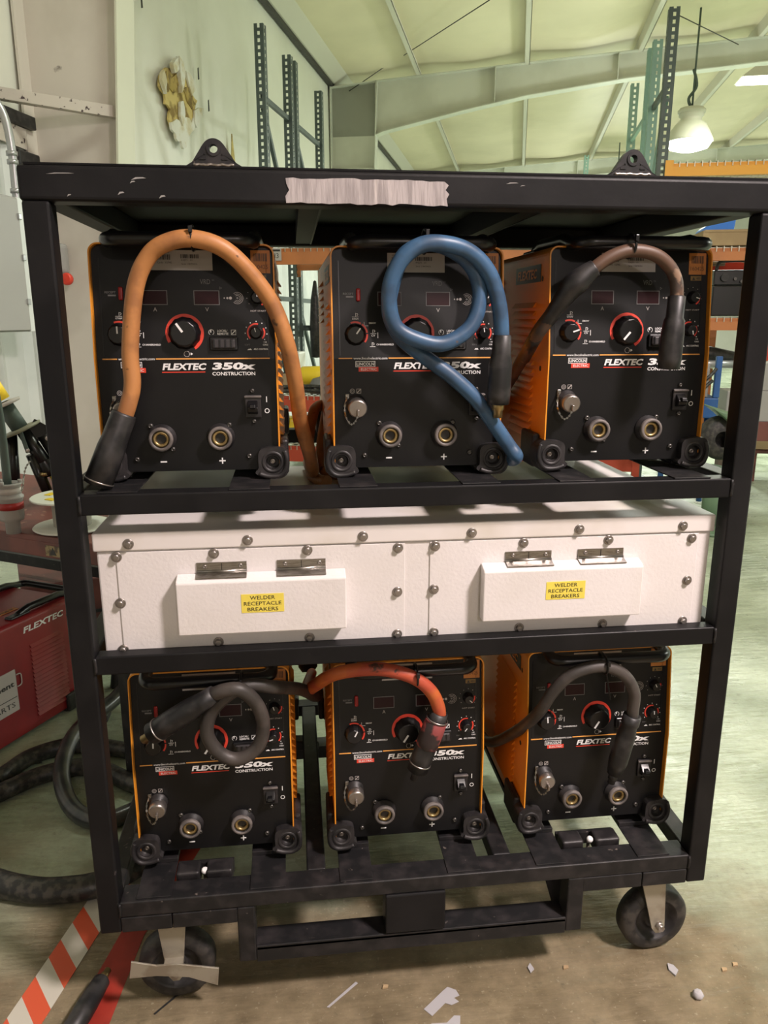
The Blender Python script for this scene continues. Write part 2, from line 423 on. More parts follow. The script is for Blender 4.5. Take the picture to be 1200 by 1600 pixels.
# purlins
for k in range(11):
    v = -1.55 + 1.5 * k; z = ROOF_Z(v)
    b = B(); b.box(v - 0.004, v + 0.004, -6, 29, z - 0.165, z + 0.01, PURL); b.box(v, v + 0.065, -6, 29, z - 0.170, z - 0.163, PURL); b.box(v + 0.058, v + 0.065, -6, 29, z - 0.170, z - 0.150, PURL)
    struct('trim_%d' % (4 + k), b)
# rigid frames: tapered columns and rafters
def frame_col(name, u, full=True):
    b = B()
    b.prism([(-2.80, 0), (-2.42, 0), (-2.16, 3.45), (-2.12, 4.60), (-2.80, 4.60)], 'y', u - 0.004, u + 0.004, STRW if u < 6 else RAFT)
    m = STRW if u < 6 else RAFT
    b.obox((-2.29, u, 1.72), (0.006, 0, 0), (0, 0.10, 0), (0.13 + 0.0, 0, 1.725), MATS['cream_flange'] if u < 6 else m)
    b.obox((-2.14, u, 4.02), (0.006, 0, 0), (0, 0.10, 0), (0.02, 0, 0.58), MATS['cream_flange'] if u < 6 else m)
    b.box(-2.81, -2.795, u - 0.1, u + 0.1, 0, 4.6, m)
    b.box(-2.8, -2.15, u - 0.09, u + 0.09, 3.44, 3.455, m)
    struct(name, b)
mat('cream_flange', (0.56, 0.56, 0.45), 0.6)
def rafter(name, u):
    b = B()
    top = [(-2.80, 4.55), (-2.03, 4.61), (0.64, 4.775), (3.1, 4.90), (14.0, 5.49)]
    bot = [(-2.14, 3.90), (-2.03, 3.94), (-0.88, 4.17), (-0.03, 4.32), (1.34, 4.48), (3.12, 4.60), (14.0, 5.15)]
    b.prism([(-2.80, 3.90)] + bot + top[::-1], 'y', u - 0.004, u + 0.004, RAFT)
    for L_ in (top, bot):
        for p, q in zip(L_[:-1], L_[1:]): b.bar((p[0], u, p[1]), (q[0], u, q[1]), 0.18, 0.012, RAFT)
    for v in (-2.14, -0.45, 1.2, 4.2, 7.2):      # stiffeners
        zt = 4.735 + 0.058 * v; zb = 3.93 if v < -2 else (4.25 if v < 0 else 4.46 + 0.05 * (v - 1.2))
        b.box(v - 0.006, v + 0.006, u - 0.09, u + 0.09, zb, zt, RAFT)
    struct(name, b)
frame_col('trim_20', 4.45); frame_col('trim_21', 12.0); frame_col('trim_22', 19.5)
rafter('trim_23', 12.0); rafter('trim_24', 19.5); rafter('trim_25', 27.0); 
# rods bracing the roof
def rod(name, p, q, label):
    b = B(); b.cyl(p, q, 0.006, seg=6, m=SCR); o = b.build(name, None, O0, RR); return tag(o, label, 'rod')
rod('brace_rod', (-1.66, 11.4, 4.75), (-0.445, 9.5, 4.674), 'thin steel brace rod running to the ceiling left of the mint rack uprights')
rod('brace_rod', (1.72, 10.58, 4.76), (2.66, 11.70, 4.75), 'thin steel brace rod behind the tallest dark rack upright on the right')
rod('brace_rod', (-2.54, 11.98, 4.50), (-2.02, 11.9, 4.76), 'short thin steel brace rod at the corner of the far roof frame')

# torn wall lining
t = thing('torn_insulation', 'ragged hole torn in the pale wall lining, yellow fibreglass showing', 'insulation', RW(-2.78, 6.52, 3.06), RR)
INSB = mat('brown_stained_fibreglass', (0.22, 0.15, 0.05), 0.9, col2=(0.45, 0.33, 0.10), scale=16, bump=0.8, bscale=50)
rnd = random.Random(5)
def torn(name, poly, x0, x1, m, jag=0.012):
    P = []
    for k in range(len(poly)):       # fray each outline a little
        a, c = poly[k], poly[(k + 1) % len(poly)]
        P.append(a); P.append(((a[0] + c[0]) / 2 + rnd.uniform(-jag, jag), (a[1] + c[1]) / 2 + rnd.uniform(-jag, jag)))
    b = B(); b.prism(P, 'x', x0, x1, m); b.build(name, t)
torn('insulation', [(-0.41, 0.06), (-0.29, 0.15), (-0.23, 0.14), (-0.15, 0.2), (-0.11, 0.15), (-0.01, 0.22), (0.07, 0.18), (0.2, 0.18), (0.21, 0.08), (0.3, 0.06), (0.23, -0.03), (0.36, -0.03), (0.21, -0.11), (0.14, -0.18), (0.04, -0.19), (-0.07, -0.26), (-0.15, -0.23), (-0.25, -0.29), (-0.3, -0.22), (-0.26, -0.14), (-0.35, -0.12), (-0.35, -0.05), (-0.43, -0.02)], 0.0, 0.018, INSY)
torn('stained_insulation', [(-0.4, 0.06), (-0.3, 0.12), (-0.21, 0.1), (-0.13, 0.15), (-0.09, 0.08), (-0.18, 0.0), (-0.27, 0.01), (-0.35, -0.04)], 0.012, 0.028, INSB)
torn('stained_insulation', [(0.0, 0.07), (0.14, 0.12), (0.18, 0.06), (0.25, 0.02), (0.16, -0.04), (0.07, -0.01)], 0.012, 0.026, INSB)
torn('torn_facing', [(-0.29, -0.24), (-0.18, -0.19), (-0.09, -0.21), (0.02, -0.13), (0.12, -0.15), (0.25, -0.09), (0.17, -0.2), (0.05, -0.27), (0.01, -0.34), (-0.07, -0.39), (-0.11, -0.34), (-0.21, -0.34), (-0.25, -0.3)], 0.010, 0.030, INSW, 0.02)
for P_ in ([(-0.11, 0.28), (-0.04, 0.26), (-0.01, 0.2), (-0.05, 0.08), (-0.1, 0.02), (-0.11, 0.13)], [(0.05, 0.22), (0.19, 0.2), (0.22, 0.12), (0.15, 0.06), (0.1, 0.12)], [(-0.24, 0.19), (-0.14, 0.26), (-0.13, 0.18), (-0.21, 0.13)], [(0.19, -0.04), (0.38, 0.02), (0.32, -0.07), (0.21, -0.17), (0.17, -0.12)], [(-0.11, -0.05), (-0.05, -0.03), (-0.03, -0.12), (-0.09, -0.22), (-0.13, -0.16)], [(-0.45, 0.02), (-0.40, 0.10), (-0.36, 0.03), (-0.38, -0.06)]):
    torn('torn_flap', P_, 0.022, 0.036 + rnd.uniform(0, 0.02), INSW)
b = B(); b.prism([(-0.035, 0), (0.05, 0), (0.0, 0.24)], 'x', 0, 0.01, INSY)
tag(b.build('lining_tear', None, RW(-2.78, 7.66, 2.80), RR), 'narrow brown triangular tear in the wall lining beside the left rack upright', 'tear')
for i, (u, z) in enumerate(((5.9, 3.55), (6.9, 3.35), (7.1, 3.15))):
    b = B(); b.prism([(-0.012, -0.05), (0.012, -0.04), (0.008, 0.05), (-0.01, 0.04)], 'x', 0, 0.004, INK)
    tag(b.build('slit', None, RW(-2.775, u, z), RR), ['small dark slit in the wall lining up left of the torn hole', 'small dark slit right of the torn hole, the upper one', 'small dark slit right of the torn hole, the lower one'][i], 'slit')

# angle brace across the near column
b = B()
b.bar((-2.80, 4.10, 2.50), (-2.275, 4.40, 2.452), 0.010, 0.058, ANGW); b.bar((-2.80, 4.13, 2.472), (-2.275, 4.42, 2.424), 0.05, 0.006, ANGW)
tag(b.build('angle_brace', None, O0, RR), 'chipped white steel angle brace across the top of the pinkish column', 'brace')
b = B(); b.bar((-2.82, 3.4, 2.35), (-2.79, 4.33, 2.31), 0.012, 0.11, ANGW)
tag(b.build('wall_girt', None, O0, RR), 'pale horizontal wall rail behind the conduit, left of the column', 'rail')
b = B(); b.box(-2.84, -2.76, 3.9, 4.40, 2.37, 2.44, SLV, 0.006); b.box(-2.84, -2.755, 4.2, 4.40, 1.9, 2.24, SLV, 0.01)
tag(b.build('dark_wall_recess', None, O0, RR), 'dark box section between the conduit and the left edge of the column', 'box')

# grey electrical cabinet with its conduit
t = thing('electrical_cabinet', 'tall light grey electrical cabinet on the wall left of the rack', 'cabinet', RW(-2.55, 3.72, 0), RR)
b = B(); b.box(-0.24, -0.005, -0.42, 0.14, 1.262, 1.93, GRYP, 0.004); b.build('body', t)
b = B(); b.box(-0.005, 0.012, -0.41, 0.09, 1.27, 1.92, GRYP, 0.003); b.build('door', t)
b = B(); b.box(-0.006, 0.006, 0.095, 0.14, 1.262, 1.93, CORR, 0.003); b.build('edge_flange', t)
for z in (1.40, 1.62, 1.82):
    b = B(); b.box(0.01, 0.022, 0.075, 0.10, z, z + 0.03, GALV, 0.003); b.build('hinge', t)
t = thing('conduit', 'bent galvanised conduit rising from the grey electrical cabinet', 'conduit', RW(-2.6, 3.9, 0), RR)
b = B(); b.tube([(-0.18, -0.10, 2.62), (-0.12, -0.05, 2.50), (-0.03, -0.005, 2.36), (0, 0, 2.2), (0, 0, 2.0), (0, 0, 1.93)], 0.021, 12, GALV); b.build('pipe', t)
for z in (2.10, 2.14, 1.96):
    b = B(); b.cyl((0, 0, z), (0, 0, z + 0.022), 0.028, m=GALV); b.build('coupling', t)
t = thing('wall_control_station', 'grey rounded control box with a red mushroom button on the column', 'control box', RW(-2.68, 4.35, 1.62), RR)
b = B(); b.box(-0.08, 0.03, 0.02, 0.09, -0.04, 0.14, GRYP, 0.03, 4); b.build('body', t)
b = B(); b.lathe([(0, 0), (0.016, 0), (0.034, 0.012), (0.036, 0.03), (0.028, 0.042), (0, 0.046)], (0.045, 0.03, -0.065), (0, -1, 0), 20, PRED); b.build('push_button', t)

# ------------------------------------------------------------------ lamps
def high_bay(v, u, z, watts, col, label, lens):
    t = thing('high_bay_lamp', label, 'lamp', RW(v, u, z), RR, None)
    b = B(); b.lathe([(0.05, 0.40), (0.145, 0.39), (0.15, 0.30), (0.125, 0.28), (0.13, 0.24), (0.19, 0.20), (0.235, 0.12), (0.28, 0.03), (0.285, 0.0), (0.26, 0.005), (0.20, 0.14), (0, 0.2)], (0, 0, 0.02), (0, 0, 1), 32, LAMPB)
    b.lathe([(0.145, 0.33), (0.165, 0.335), (0.165, 0.37), (0.145, 0.375)], (0, 0, 0.02), (0, 0, 1), 32, LAMPB); b.build('housing', t)
    b = B(); b.lathe([(0.262, 0.01), (0.262, -0.02), (0.23, -0.07), (0.12, -0.10), (0, -0.11)], (0, 0, 0.02), (0, 0, 1), 32, lens); b.build('lens', t)
    b = B(); b.cyl((0, 0, 0.40), (0, 0, ROOF_Z(v) - z - 0.03), 0.012, m=DGRN)
    b.tube([(0, 0, 0.40), (-0.05, 0, 0.52), (0.03, 0, 0.66), (-0.02, 0, 0.85)], 0.018, 6, DGRN); b.build('hanger', t)
    ld = bpy.data.lights.new('lamp_light', 'AREA'); ld.shape = 'DISK'; ld.size = 0.5; ld.energy = watts; ld.color = col; ld.spread = PI
    lo = bpy.data.objects.new('lamp_light', ld); COL.objects.link(lo); lo.parent = t; lo.location = (0, 0, -0.11)
    # a refractor lens also throws light sideways and up
    lp = bpy.data.lights.new('lamp_glow', 'POINT'); lp.energy = watts * 0.42; lp.color = col; lp.shadow_soft_size = 0.22
    lq = bpy.data.objects.new('lamp_glow', lp); COL.objects.link(lq); lq.parent = t; lq.location = (0, 0, -0.36)
    return t
LBL = ['round high bay lamp glowing above the orange rack beam', 'warm white high bay lamp hanging behind the photographer', 'high bay lamp far right beside the photographer',
       'high bay lamp on the right hand side of the hall', 'high bay lamp near the far end, left row', 'high bay lamp near the far end, right row', 'added unseen warm lamp far behind the photographer, brightening the column']
for (v, u, z, w_, c), l in list(zip(BAYS, LBL)): high_bay(v, u, z, w_, c, l, LENS if c is GREEN else LENSW)
def flat_lamp(v, u, z, watts, label):
    t = thing('linear_lamp', label, 'lamp', RW(v, u, z), RR)
    b = B(); b.prism([(-0.62, 0), (0.62, 0), (0.5, 0.09), (-0.5, 0.09)], 'y', -0.17, 0.17, LAMPB); b.build('housing', t)
    b = B(); b.box(-0.60, 0.60, -0.15, 0.15, -0.012, 0.0, LENS); b.build('lens', t)
    b = B(); b.tube([(-0.1, 0, 0.09), (-0.14, 0, 0.2), (-0.22, 0, 0.32), (-0.3, 0, 0.45)], 0.010, 6, DGRN); b.cyl((0.1, 0, 0.09), (0.1, 0, ROOF_Z(v) - z), 0.006, m=DGRN); b.build('hanger', t)
    ld = bpy.data.lights.new('lamp_light', 'AREA'); ld.shape = 'RECTANGLE'; ld.size = 1.1; ld.size_y = 0.3; ld.energy = watts; ld.color = (0.95, 1.0, 0.85)
    lo = bpy.data.objects.new('lamp_light', ld); COL.objects.link(lo); lo.parent = t; lo.location = (0, 0, -0.03)
flat_lamp(2.88, 9.8, 3.84, 150, 'bright flat rectangular lamp hanging at the upper right edge')
flat_lamp(-0.3, 3.4, 4.30, 60, 'flat rectangular lamp under the roof above the rack')

# ------------------------------------------------------------------ pallet racking
def holed_plate(b, w, h, pitch, hw, hh, org, ax, m, z0=0.02):
    """Upright face with a column of punched holes; ax = unit vector along its width."""
    ax = Vector(ax); org = Vector(org); nrm = ax.cross(Vector((0, 0, 1))) * 0.0015
    n = int(h / pitch)
    t = bmesh.new()
    def q(a0, a1, c0, c1):
        P = [org + ax * a0 + Vector((0, 0, c0)), org + ax * a1 + Vector((0, 0, c0)), org + ax * a1 + Vector((0, 0, c1)), org + ax * a0 + Vector((0, 0, c1))]
        F = [t.verts.new(p - nrm) for p in P]; G = [t.verts.new(p + nrm) for p in P]
        t.faces.new(F); t.faces.new(G[::-1])
        for i in range(4): t.faces.new([F[i], G[i], G[(i + 1) % 4], F[(i + 1) % 4]])
    q(0, (w - hw) / 2, 0, h); q((w + hw) / 2, w, 0, h)
    for k in range(n + 1):
        a = k * pitch; q((w - hw) / 2, (w + hw) / 2, max(0, a - (pitch - hh) / 2), min(h, a + (pitch - hh) / 2))
    b._add(t, m)
def upright_post(parent, u, h, m, side=1):
    b = B()
    holed_plate(b, 0.076, h, 0.0508, 0.021, 0.027, (-0.038, u, 0), (1, 0, 0), m)
    for s_ in (side,):
        holed_plate(b, 0.075, h, 0.0508, 0.021, 0.025, (s_ * 0.038, u, 0), (0, 1, 0), m)
    b.box(-0.07, 0.07, u - 0.03, u + 0.09, 0, 0.008, m)
    b.build('post', parent)
def upright_frame(v, u0, u1, h, m, label, group=None, mb=None, diag=None):
    t = thing('rack_upright_frame', label, 'rack upright', RW(v, 0, 0), RR, group)
    sd = 1 if v < 0 else -1; upright_post(t, u0, h, m, sd); upright_post(t, u1 - 0.075, h, m if mb is None else mb, sd)
    for z in (0.25, 1.5, h - 0.52):
        b = B(); b.bar((0, u0 + 0.03, z), (0, u1, z), 0.03, 0.04, m); b.build('cross_brace', t)
    for z0, z1 in ((0.3, 1.45), (2.0, h - 0.60)):
        b = B(); b.bar((0, u0 + 0.05, z1), (0, u1, z0), 0.03, 0.04, diag or m); b.build('diagonal_brace', t)
    return t
upright_frame(-2.13, 6.60, 7.44, 3.60, TEAL, 'dark teal punched rack upright frame, nearer of the two beside the left wall')
upright_frame(-2.15, 7.60, 8.65, 3.62, TEAL, 'dark teal punched rack upright frame, farther of the two beside the left wall')
upright_frame(1.06, 6.74, 7.52, 3.58, TEAL, 'tall dark rack upright frame at upper right, before the round lamp', mb=MINT, diag=MINT)
upright_frame(1.06, 7.72, 8.85, 3.60, MINT, 'mint green rack upright frame behind the tall dark one')
upright_frame(4.20, 6.74, 7.52, 3.58, TEAL, 'rack upright frame at the far right end of the orange beams')
b = B(); holed_plate(b, 0.076, 3.95, 0.0508, 0.02, 0.026, (0, 0, 0), (1, 0, 0), MINT); holed_plate(b, 0.055, 3.95, 0.0508, 0.014, 0.018, (0, 0, 0), (0, 1, 0), MINT)
tag(b.build('rack_post', None, RW(0.98, 14.2, 0), RR), 'distant green rack post just left of the right lifting lug', 'rack upright')

def beam(v0, v1, u, z, m, label, h=0.105, group='rack beams'):
    b = B(); b.prism([(u - 0.04, z - h), (u + 0.015, z - h), (u + 0.015, z), (u - 0.015, z), (u - 0.015, z - 0.025), (u - 0.04, z - 0.025)], 'x', v0, v1, m)
    for v in (v0, v1): b.box(v - 0.03, v + 0.03, u - 0.048, u - 0.04, z - h - 0.06, z + 0.02, m)
    return tag(b.build('rack_beam', None, O0, RR), label, 'rack beam')
def deck(v0, v1, u0, u1, z, label):
    t = thing('wire_deck', label, 'wire deck', RW(0, 0, 0), RR)
    b = B(); n = int((v1 - v0) / 0.055)
    for k in range(n + 1):
        v = v0 + (v1 - v0) * k / n
        b.box(v - 0.003, v + 0.003, u0 - 0.04, u1, z, z + 0.006, WIRE); b.box(v - 0.003, v + 0.003, u0 - 0.046, u0 - 0.040, z - 0.035, z + 0.006, WIRE)
    b.build('mesh', t)
    b = B()
    for k in range(9): u = u0 + (u1 - u0) * k / 8; b.box(v0, v1, u - 0.003, u + 0.003, z - 0.006, z, WIRE)
    for k in range(4): v = v0 + (v1 - v0) * (k + 0.5) / 4; b.box(v - 0.03, v + 0.03, u0, u1, z - 0.04, z - 0.006, WIRE)
    b.build('support', t)
for z, m, l in ((2.485, mat('rack_beam_lamplit_orange', (0.88, 0.42, 0.06), 0.5), 'orange rack beam high at right, just above the black rack'), (1.862, RORG, 'brownish orange rack beam under the flat cardboard box at right'), (1.33, RORG, 'orange rack beam carrying the black welder at right')):  # brighter orange of the high beam carries the nearby lamp's light in its colour
    beam(1.10, 4.16, 6.70, z, m, l, 0.095)
    beam(1.10, 4.16, 7.52, z, m, 'rear ' + l)
deck(1.12, 4.15, 6.70, 7.5, 2.49, 'wire deck on the high orange beam below the lamp'); deck(1.12, 4.15, 6.70, 7.5, 1.868, 'wire deck under the flat cardboard box at right'); deck(1.12, 4.15, 6.70, 7.5, 1.335, 'wire deck under the black welder at right')
b = B(); b.box(0, 0.11, 0, 0.003, 0, 0.075, PW, 0.001); b.text('15', 0.03, 0.02, 0.035, 0.0, GRNP)
tag(b.build('rack_sign', None, RW(1.83, 6.655, 2.405), RR), 'small white number sign on the high orange beam', 'sign')
beam(-2.09, 1.02, 6.62, 1.90, RORG, 'orange rack beam seen between the left and middle upper welders', 0.13)
beam(-2.09, 1.02, 7.46, 1.90, RORG, 'rear orange rack beam between the left and middle upper welders', 0.13)
deck(-2.07, 1.0, 6.62, 7.45, 1.905, 'wire deck on the orange beam between the upper welders')
b = B(); b.box(0, 0.13, 0, 0.003, 0, 0.10, LBG, 0.001); b.text('H3', 0.045, 0.02, 0.04, 0.0, INK); b.box(0.01, 0.12, -0.001, 0, 0.075, 0.09, INK)
tag(b.build('rack_label', None, RW(-2.12, 6.57, 1.80), RR), 'cream label with dark code on the orange beam between the welders', 'label')
beam(-2.09, 1.02, 6.62, 0.66, RRED, 'red rack beam behind the upper welders, upper of the two', 0.135)
beam(-2.09, 1.02, 6.62, 0.215, RRED, 'red rack beam behind the upper welders, lower of the two', 0.135)
deck(-2.07, 1.0, 6.62, 7.45, 0.665, 'wire deck on the upper red beam'); deck(-2.07, 1.0, 6.62, 7.45, 0.22, 'wire deck on the lower red beam')
beam(-2.09, 1.02, 7.5, 1.26, TEAL, 'thin dark teal tie beam behind the yellow drum', 0.05)

# goods on the left bay
def good(name, b, v, u, z, label, cat): return tag(b.build(name, None, RW(v, u, z), RR), label, cat)
b = B(); b.lathe([(0, 0), (0.06, 0), (0.085, 0.03), (0.09, 0.28), (0.07, 0.32), (0, 0.33)], (-0.1, 0, 0.10), (1, 0.15, 0), 24, YPL)
good('yellow_drum', b, -1.84, 6.85, 0.72, 'yellow cylinder lying on the rack shelf between the upper welders', 'drum')
b = B(); b.box(-0.09, 0.05, -0.1, 0.12, 0.10, 0.30, OFFW, 0.015); good('white_box', b, -2.0, 7.0, 0.73, 'white box on the cardboard tray behind the left upper welder', 'box')
b = B(); b.box(-0.12, 0.12, -0.15, 0.15, 0, 0.11, CARD); b.box(-0.11, 0.11, -0.14, 0.14, 0.09, 0.115, INK); good('cardboard_tray', b, -2.0, 6.98, 0.73, 'open cardboard tray on the rack shelf behind the left upper welder', 'tray')
for i, (z, r) in enumerate(((0.70, 0.02), (0.735, 0.017))):
    b = B(); b.tube([(-0.3, 0, 0), (0, 0.03, 0.01), (0.3, 0, 0.0), (0.5, 0.2, 0.0), (0.1, 0.3, 0.0)], r, 8, HOSE)
    good('black_hose', b, -1.8, 6.62, z, ['thick black hose on the upper red rack shelf', 'thin black hose lying over the thick one on the red rack shelf'][i], 'hose')
b = B(); b.lathe([(0, 0), (0.10, 0), (0.12, 0.05), (0.07, 0.13), (0, 0.15)], (0, 0, 0), (0, 0, 1), 9, MATS['print_grey']); good('plastic_bundle', b, -1.72, 6.75, 0.675, 'crumpled grey plastic bundle on the upper red shelf', 'bundle')
b = B(); b.box(-0.16, 0.16, -0.1, 0.12, 0, 0.14, DRED, 0.02); b.box(-0.1, 0.1, -0.11, -0.1, 0.03, 0.08, OFFW); good('red_crate', b, -1.72, 6.8, 0.23, 'dark red crate with pale stripe between the red beams', 'crate')
b = B(); b.box(-0.07, 0.07, -0.1, 0.12, 0, 0.22, YPL, 0.03); good('yellow_tool', b, -2.03, 6.8, 0.23, 'yellow tool case between the red rack beams', 'tool')
b = B(); b.lathe([(0, 0), (0.09, 0.02), (0.12, 0.12), (0.05, 0.3), (0, 0.32)], (0, 0, 0), (0, 0, 1), 10, GALV); good('metal_fitting', b, -2.14, 6.72, 0.23, 'grey metal fitting beside the yellow tool case', 'fitting')
b = B(); b.lathe([(0, 0.0), (0.055, 0.01), (0.060, 0.3), (0.045, 0.55), (0.015, 0.72), (0, 0.73)], (0, 0, 0), (0, 0, 1), 12, SLV); good('hanging_coat', b, -1.93, 7.44, 0.95, 'dark coat hanging beside the middle upper welder', 'coat')

# goods on the right bay
b = B(); b.box(-0.06, 0.62, -0.18, 0.2, 0, 0.115, CARD, 0.004); b.box(-0.05, 0.61, -0.185, -0.18, 0.10, 0.118, CARD); good('cardboard_box', b, 1.46, 6.86, 1.88, 'long flat cardboard box on the rack shelf at right', 'box')
b = B(); b.prism([(-0.12, 0), (0.12, 0), (0.13, 0.10), (-0.02, 0.075), (-0.10, 0.03)], 'y', -0.12, 0.15, BLUT, 0.01); good('blue_bag', b, 1.53, 6.9, 1.998, 'bright blue bag on top of the flat cardboard box', 'bag')
b = B(); b.tube([(0, 0, 0), (0.2, 0.02, 0.01), (0.5, 0, 0)], 0.03, 8, CARD); b.tube([(0.02, -0.04, -0.02), (0.3, -0.04, -0.02)], 0.02, 8, MATS['brown_adhesive']); good('rolled_tube', b, 1.42, 7.3, 1.80, 'brown rolled tubes hanging under the shelf beam at right', 'tube')
b = B(); b.box(-0.15, 0.25, 0, 0.3, 0, 0.12, PRED, 0.03); good('red_bag', b, 1.66, 7.28, 1.70, 'red bag behind the black welder on the right shelf', 'bag')
t = thing('shelf_welder', 'black welder with carry handle on the right hand rack shelf', 'welder', RW(1.73, 6.80, 1.345), RR)
b = B(); b.box(-0.19, 0.19, 0, 0.45, 0, 0.24, PLA, 0.01); b.box(-0.19, 0.19, 0.01, 0.45, 0.24, 0.36, PLA, 0.01); b.build('case', t)
b = B(); b.tube([(-0.17, 0.03, 0.35), (-0.16, 0.03, 0.41), (-0.1, 0.03, 0.43), (0.1, 0.03, 0.43), (0.16, 0.03, 0.41), (0.17, 0.03, 0.35)], 0.014, 8, PLA); b.build('handle', t)
b = B(); b.box(0.08, 0.14, -0.003, 0, 0.17, 0.23, LBO); b.text('A', 0.10, 0.18, 0.03, -0.003, PW); b.build('warning_label', t)
b = B(); b.lathe([(0, 0), (0.03, 0), (0.03, 0.02), (0, 0.02)], (-0.11, 0.0, 0.30), (0, -1, 0), 14, RUB); b.build('knob', t)
b = B()
for i, x in enumerate((-0.03, 0.02, 0.07, 0.12)): b.lathe([(0, 0), (0.012, 0), (0.012, 0.015), (0, 0.015)], (x, 0.0, 0.29 - 0.02 * (i % 2)), (0, -1, 0), 10, SCR)
b.build('controls', t)
b = B()
for k in range(3): b.tube([(0.12 * math.cos(a) * (1 + .12 * k), 0.06 * k, 0.12 * math.sin(a) * (1 + .1 * k) + .14) for a in [2 * PI * i / 12 for i in range(12)]], 0.012, 7, WIRE, 3, closed=True)
good('coiled_hose', b, 2.02, 7.0, 0.94, 'coil of grey translucent hose hanging under the right shelf', 'hose')
b = B(); b.box(-0.1, 0.12, -0.1, 0.15, 0, 0.34, PRED, 0.03); b.lathe([(0, 0), (0.06, 0), (0.06, 0.1), (0, 0.1)], (-0.14, -0.08, 0.08), (0, -1, 0), 14, OFFW); good('red_compressor', b, 2.08, 7.1, 0.78, 'red machine behind the hanging grey coil at right', 'machine')
b = B(); b.box(-0.03, 0.03, -0.03, 0.03, 0, 1.24, RORG); good('orange_post', b, 1.66, 7.2, 0, 'orange steel post under the right shelf', 'post')
b = B(); b.lathe([(0, 0), (0.05, 0), (0.06, 0.2), (0.045, 0.45), (0, 0.46)], (-0.22, 0, 0.05), (1, 0.1, -0.15), 12, SLV); b.lathe([(0, 0), (0.04, 0), (0.04, 0.4), (0, 0.4)], (-0.22, 0.02, -0.06), (1, 0, 0), 12, GALV); good('hydraulic_tool', b, 1.62, 6.9, 1.02, 'dark cylindrical tool below the black shelf welder', 'tool')
t = thing('blue_cart', 'blue machine cart with a grey box behind the right upper welder', 'cart', RW(1.22, 5.6, 0.0), RR)
b = B(); b.box(-0.2, 0.16, 0, 0.3, 0.66, 0.80, BLUP, 0.01); b.box(0.12, 0.16, 0, 0.04, 0.8, 1.08, BLUP, 0.005); b.build('frame', t)
b = B(); b.box(-0.14, 0.09, 0.02, 0.2, 0.80, 1.03, GRYP, 0.01); b.box(0.03, 0.07, 0.015, 0.02, 0.88, 0.98, BLUP); b.build('control_box', t)
b = B(); b.tube([(-0.1, -0.03, 0.8), (0.0, -0.04, 0.88), (0.08, -0.03, 0.95), (0.12, -0.02, 1.0)], 0.012, 8, HOSE); b.tube([(-0.1, -0.03, 0.75), (0.02, -0.05, 0.85), (0.1, -0.03, 0.92)], 0.012, 8, HOSE); b.build('hose', t)
b = B()
for x in (-0.16, 0.12): b.cyl((x, 0.1, 0.05), (x, 0.1, 0.66), 0.02, m=BLUP)
b.build('leg', t)
t = thing('green_pedestal', 'green topped stand on a dark tyre behind the right upper welder', 'stand', RW(1.29, 5.0, 0.0), RR)
b = B(); b.prism([(-0.10, 0.80), (0.10, 0.74), (0.13, 0.66), (0.02, 0.70), (-0.02, 0.74)], 'y', -0.05, 0.25, GRNP, 0.01); b.build('top', t)
b = B(); b.lathe([(0.05, 0), (0.11, 0.0), (0.135, 0.03), (0.135, 0.12), (0.11, 0.15), (0, 0.15)], (0.0, 0.02, 0.60), (0, 1, 0), 28, TYRE); b.build('tyre', t)
b = B(); b.cyl((-0.02, 0.1, 0.42), (-0.02, 0.1, 0), 0.05, m=GRNP); b.lathe([(0, 0), (0.2, 0), (0.2, 0.02), (0, 0.03)], (-0.02, 0.1, 0), (0, 0, 1), 24, GRNP); b.build('base', t)
b = B(); b.box(-0.1, 0.3, 0, 0.25, 0, 0.22, GRYP, 0.006); b.box(0.06, 0.3, 0.02, 0.24, 0.22, 0.42, GRYP, 0.006); good('grey_blocks', b, 1.62, 5.95, 0.6, 'grey steel blocks stacked at the right behind the post', 'blocks')
b = B(); b.box(-0.18, 0.42, 0, 0.3, 0.46, 0.60, BENCH, 0.004)
for x in (-0.15, 0.38): b.box(x, x + 0.03, 0.02, 0.28, 0, 0.46, BENCH)
good('low_table', b, 1.70, 5.94, 0.0, 'low steel table under the grey blocks', 'table')
b = B(); b.box(0, 0.5, 0, 0.35, 0, 0.16, CARD, 0.004); good('cardboard_carton', b, 1.97, 6.75, 0.27, 'cardboard carton at the right edge beyond the black post', 'carton')
b = B(); b.box(-0.02, 0.52, -0.02, 0.37, 0.24, 0.265, BENCH)
for x in (0, 0.46): b.box(x, x + 0.04, 0, 0.35, 0, 0.24, BENCH)
good('low_shelf', b, 1.97, 6.75, 0.0, 'low shelf carrying the carton at the right edge', 'shelf')
b = B(); b.box(0, 0.4, 0, 0.3, 0, 0.30, PLA, 0.02)
for k in range(3): b.lathe([(0, 0), (0.03, 0), (0.03, 0.03), (0, 0.03)], (0.05 + 0.1 * k, 0, 0.08), (0, -1, 0), 12, GRYP)
good('black_equipment', b, 2.0, 6.8, 0.437, 'black equipment standing on the carton at the right edge', 'machine')

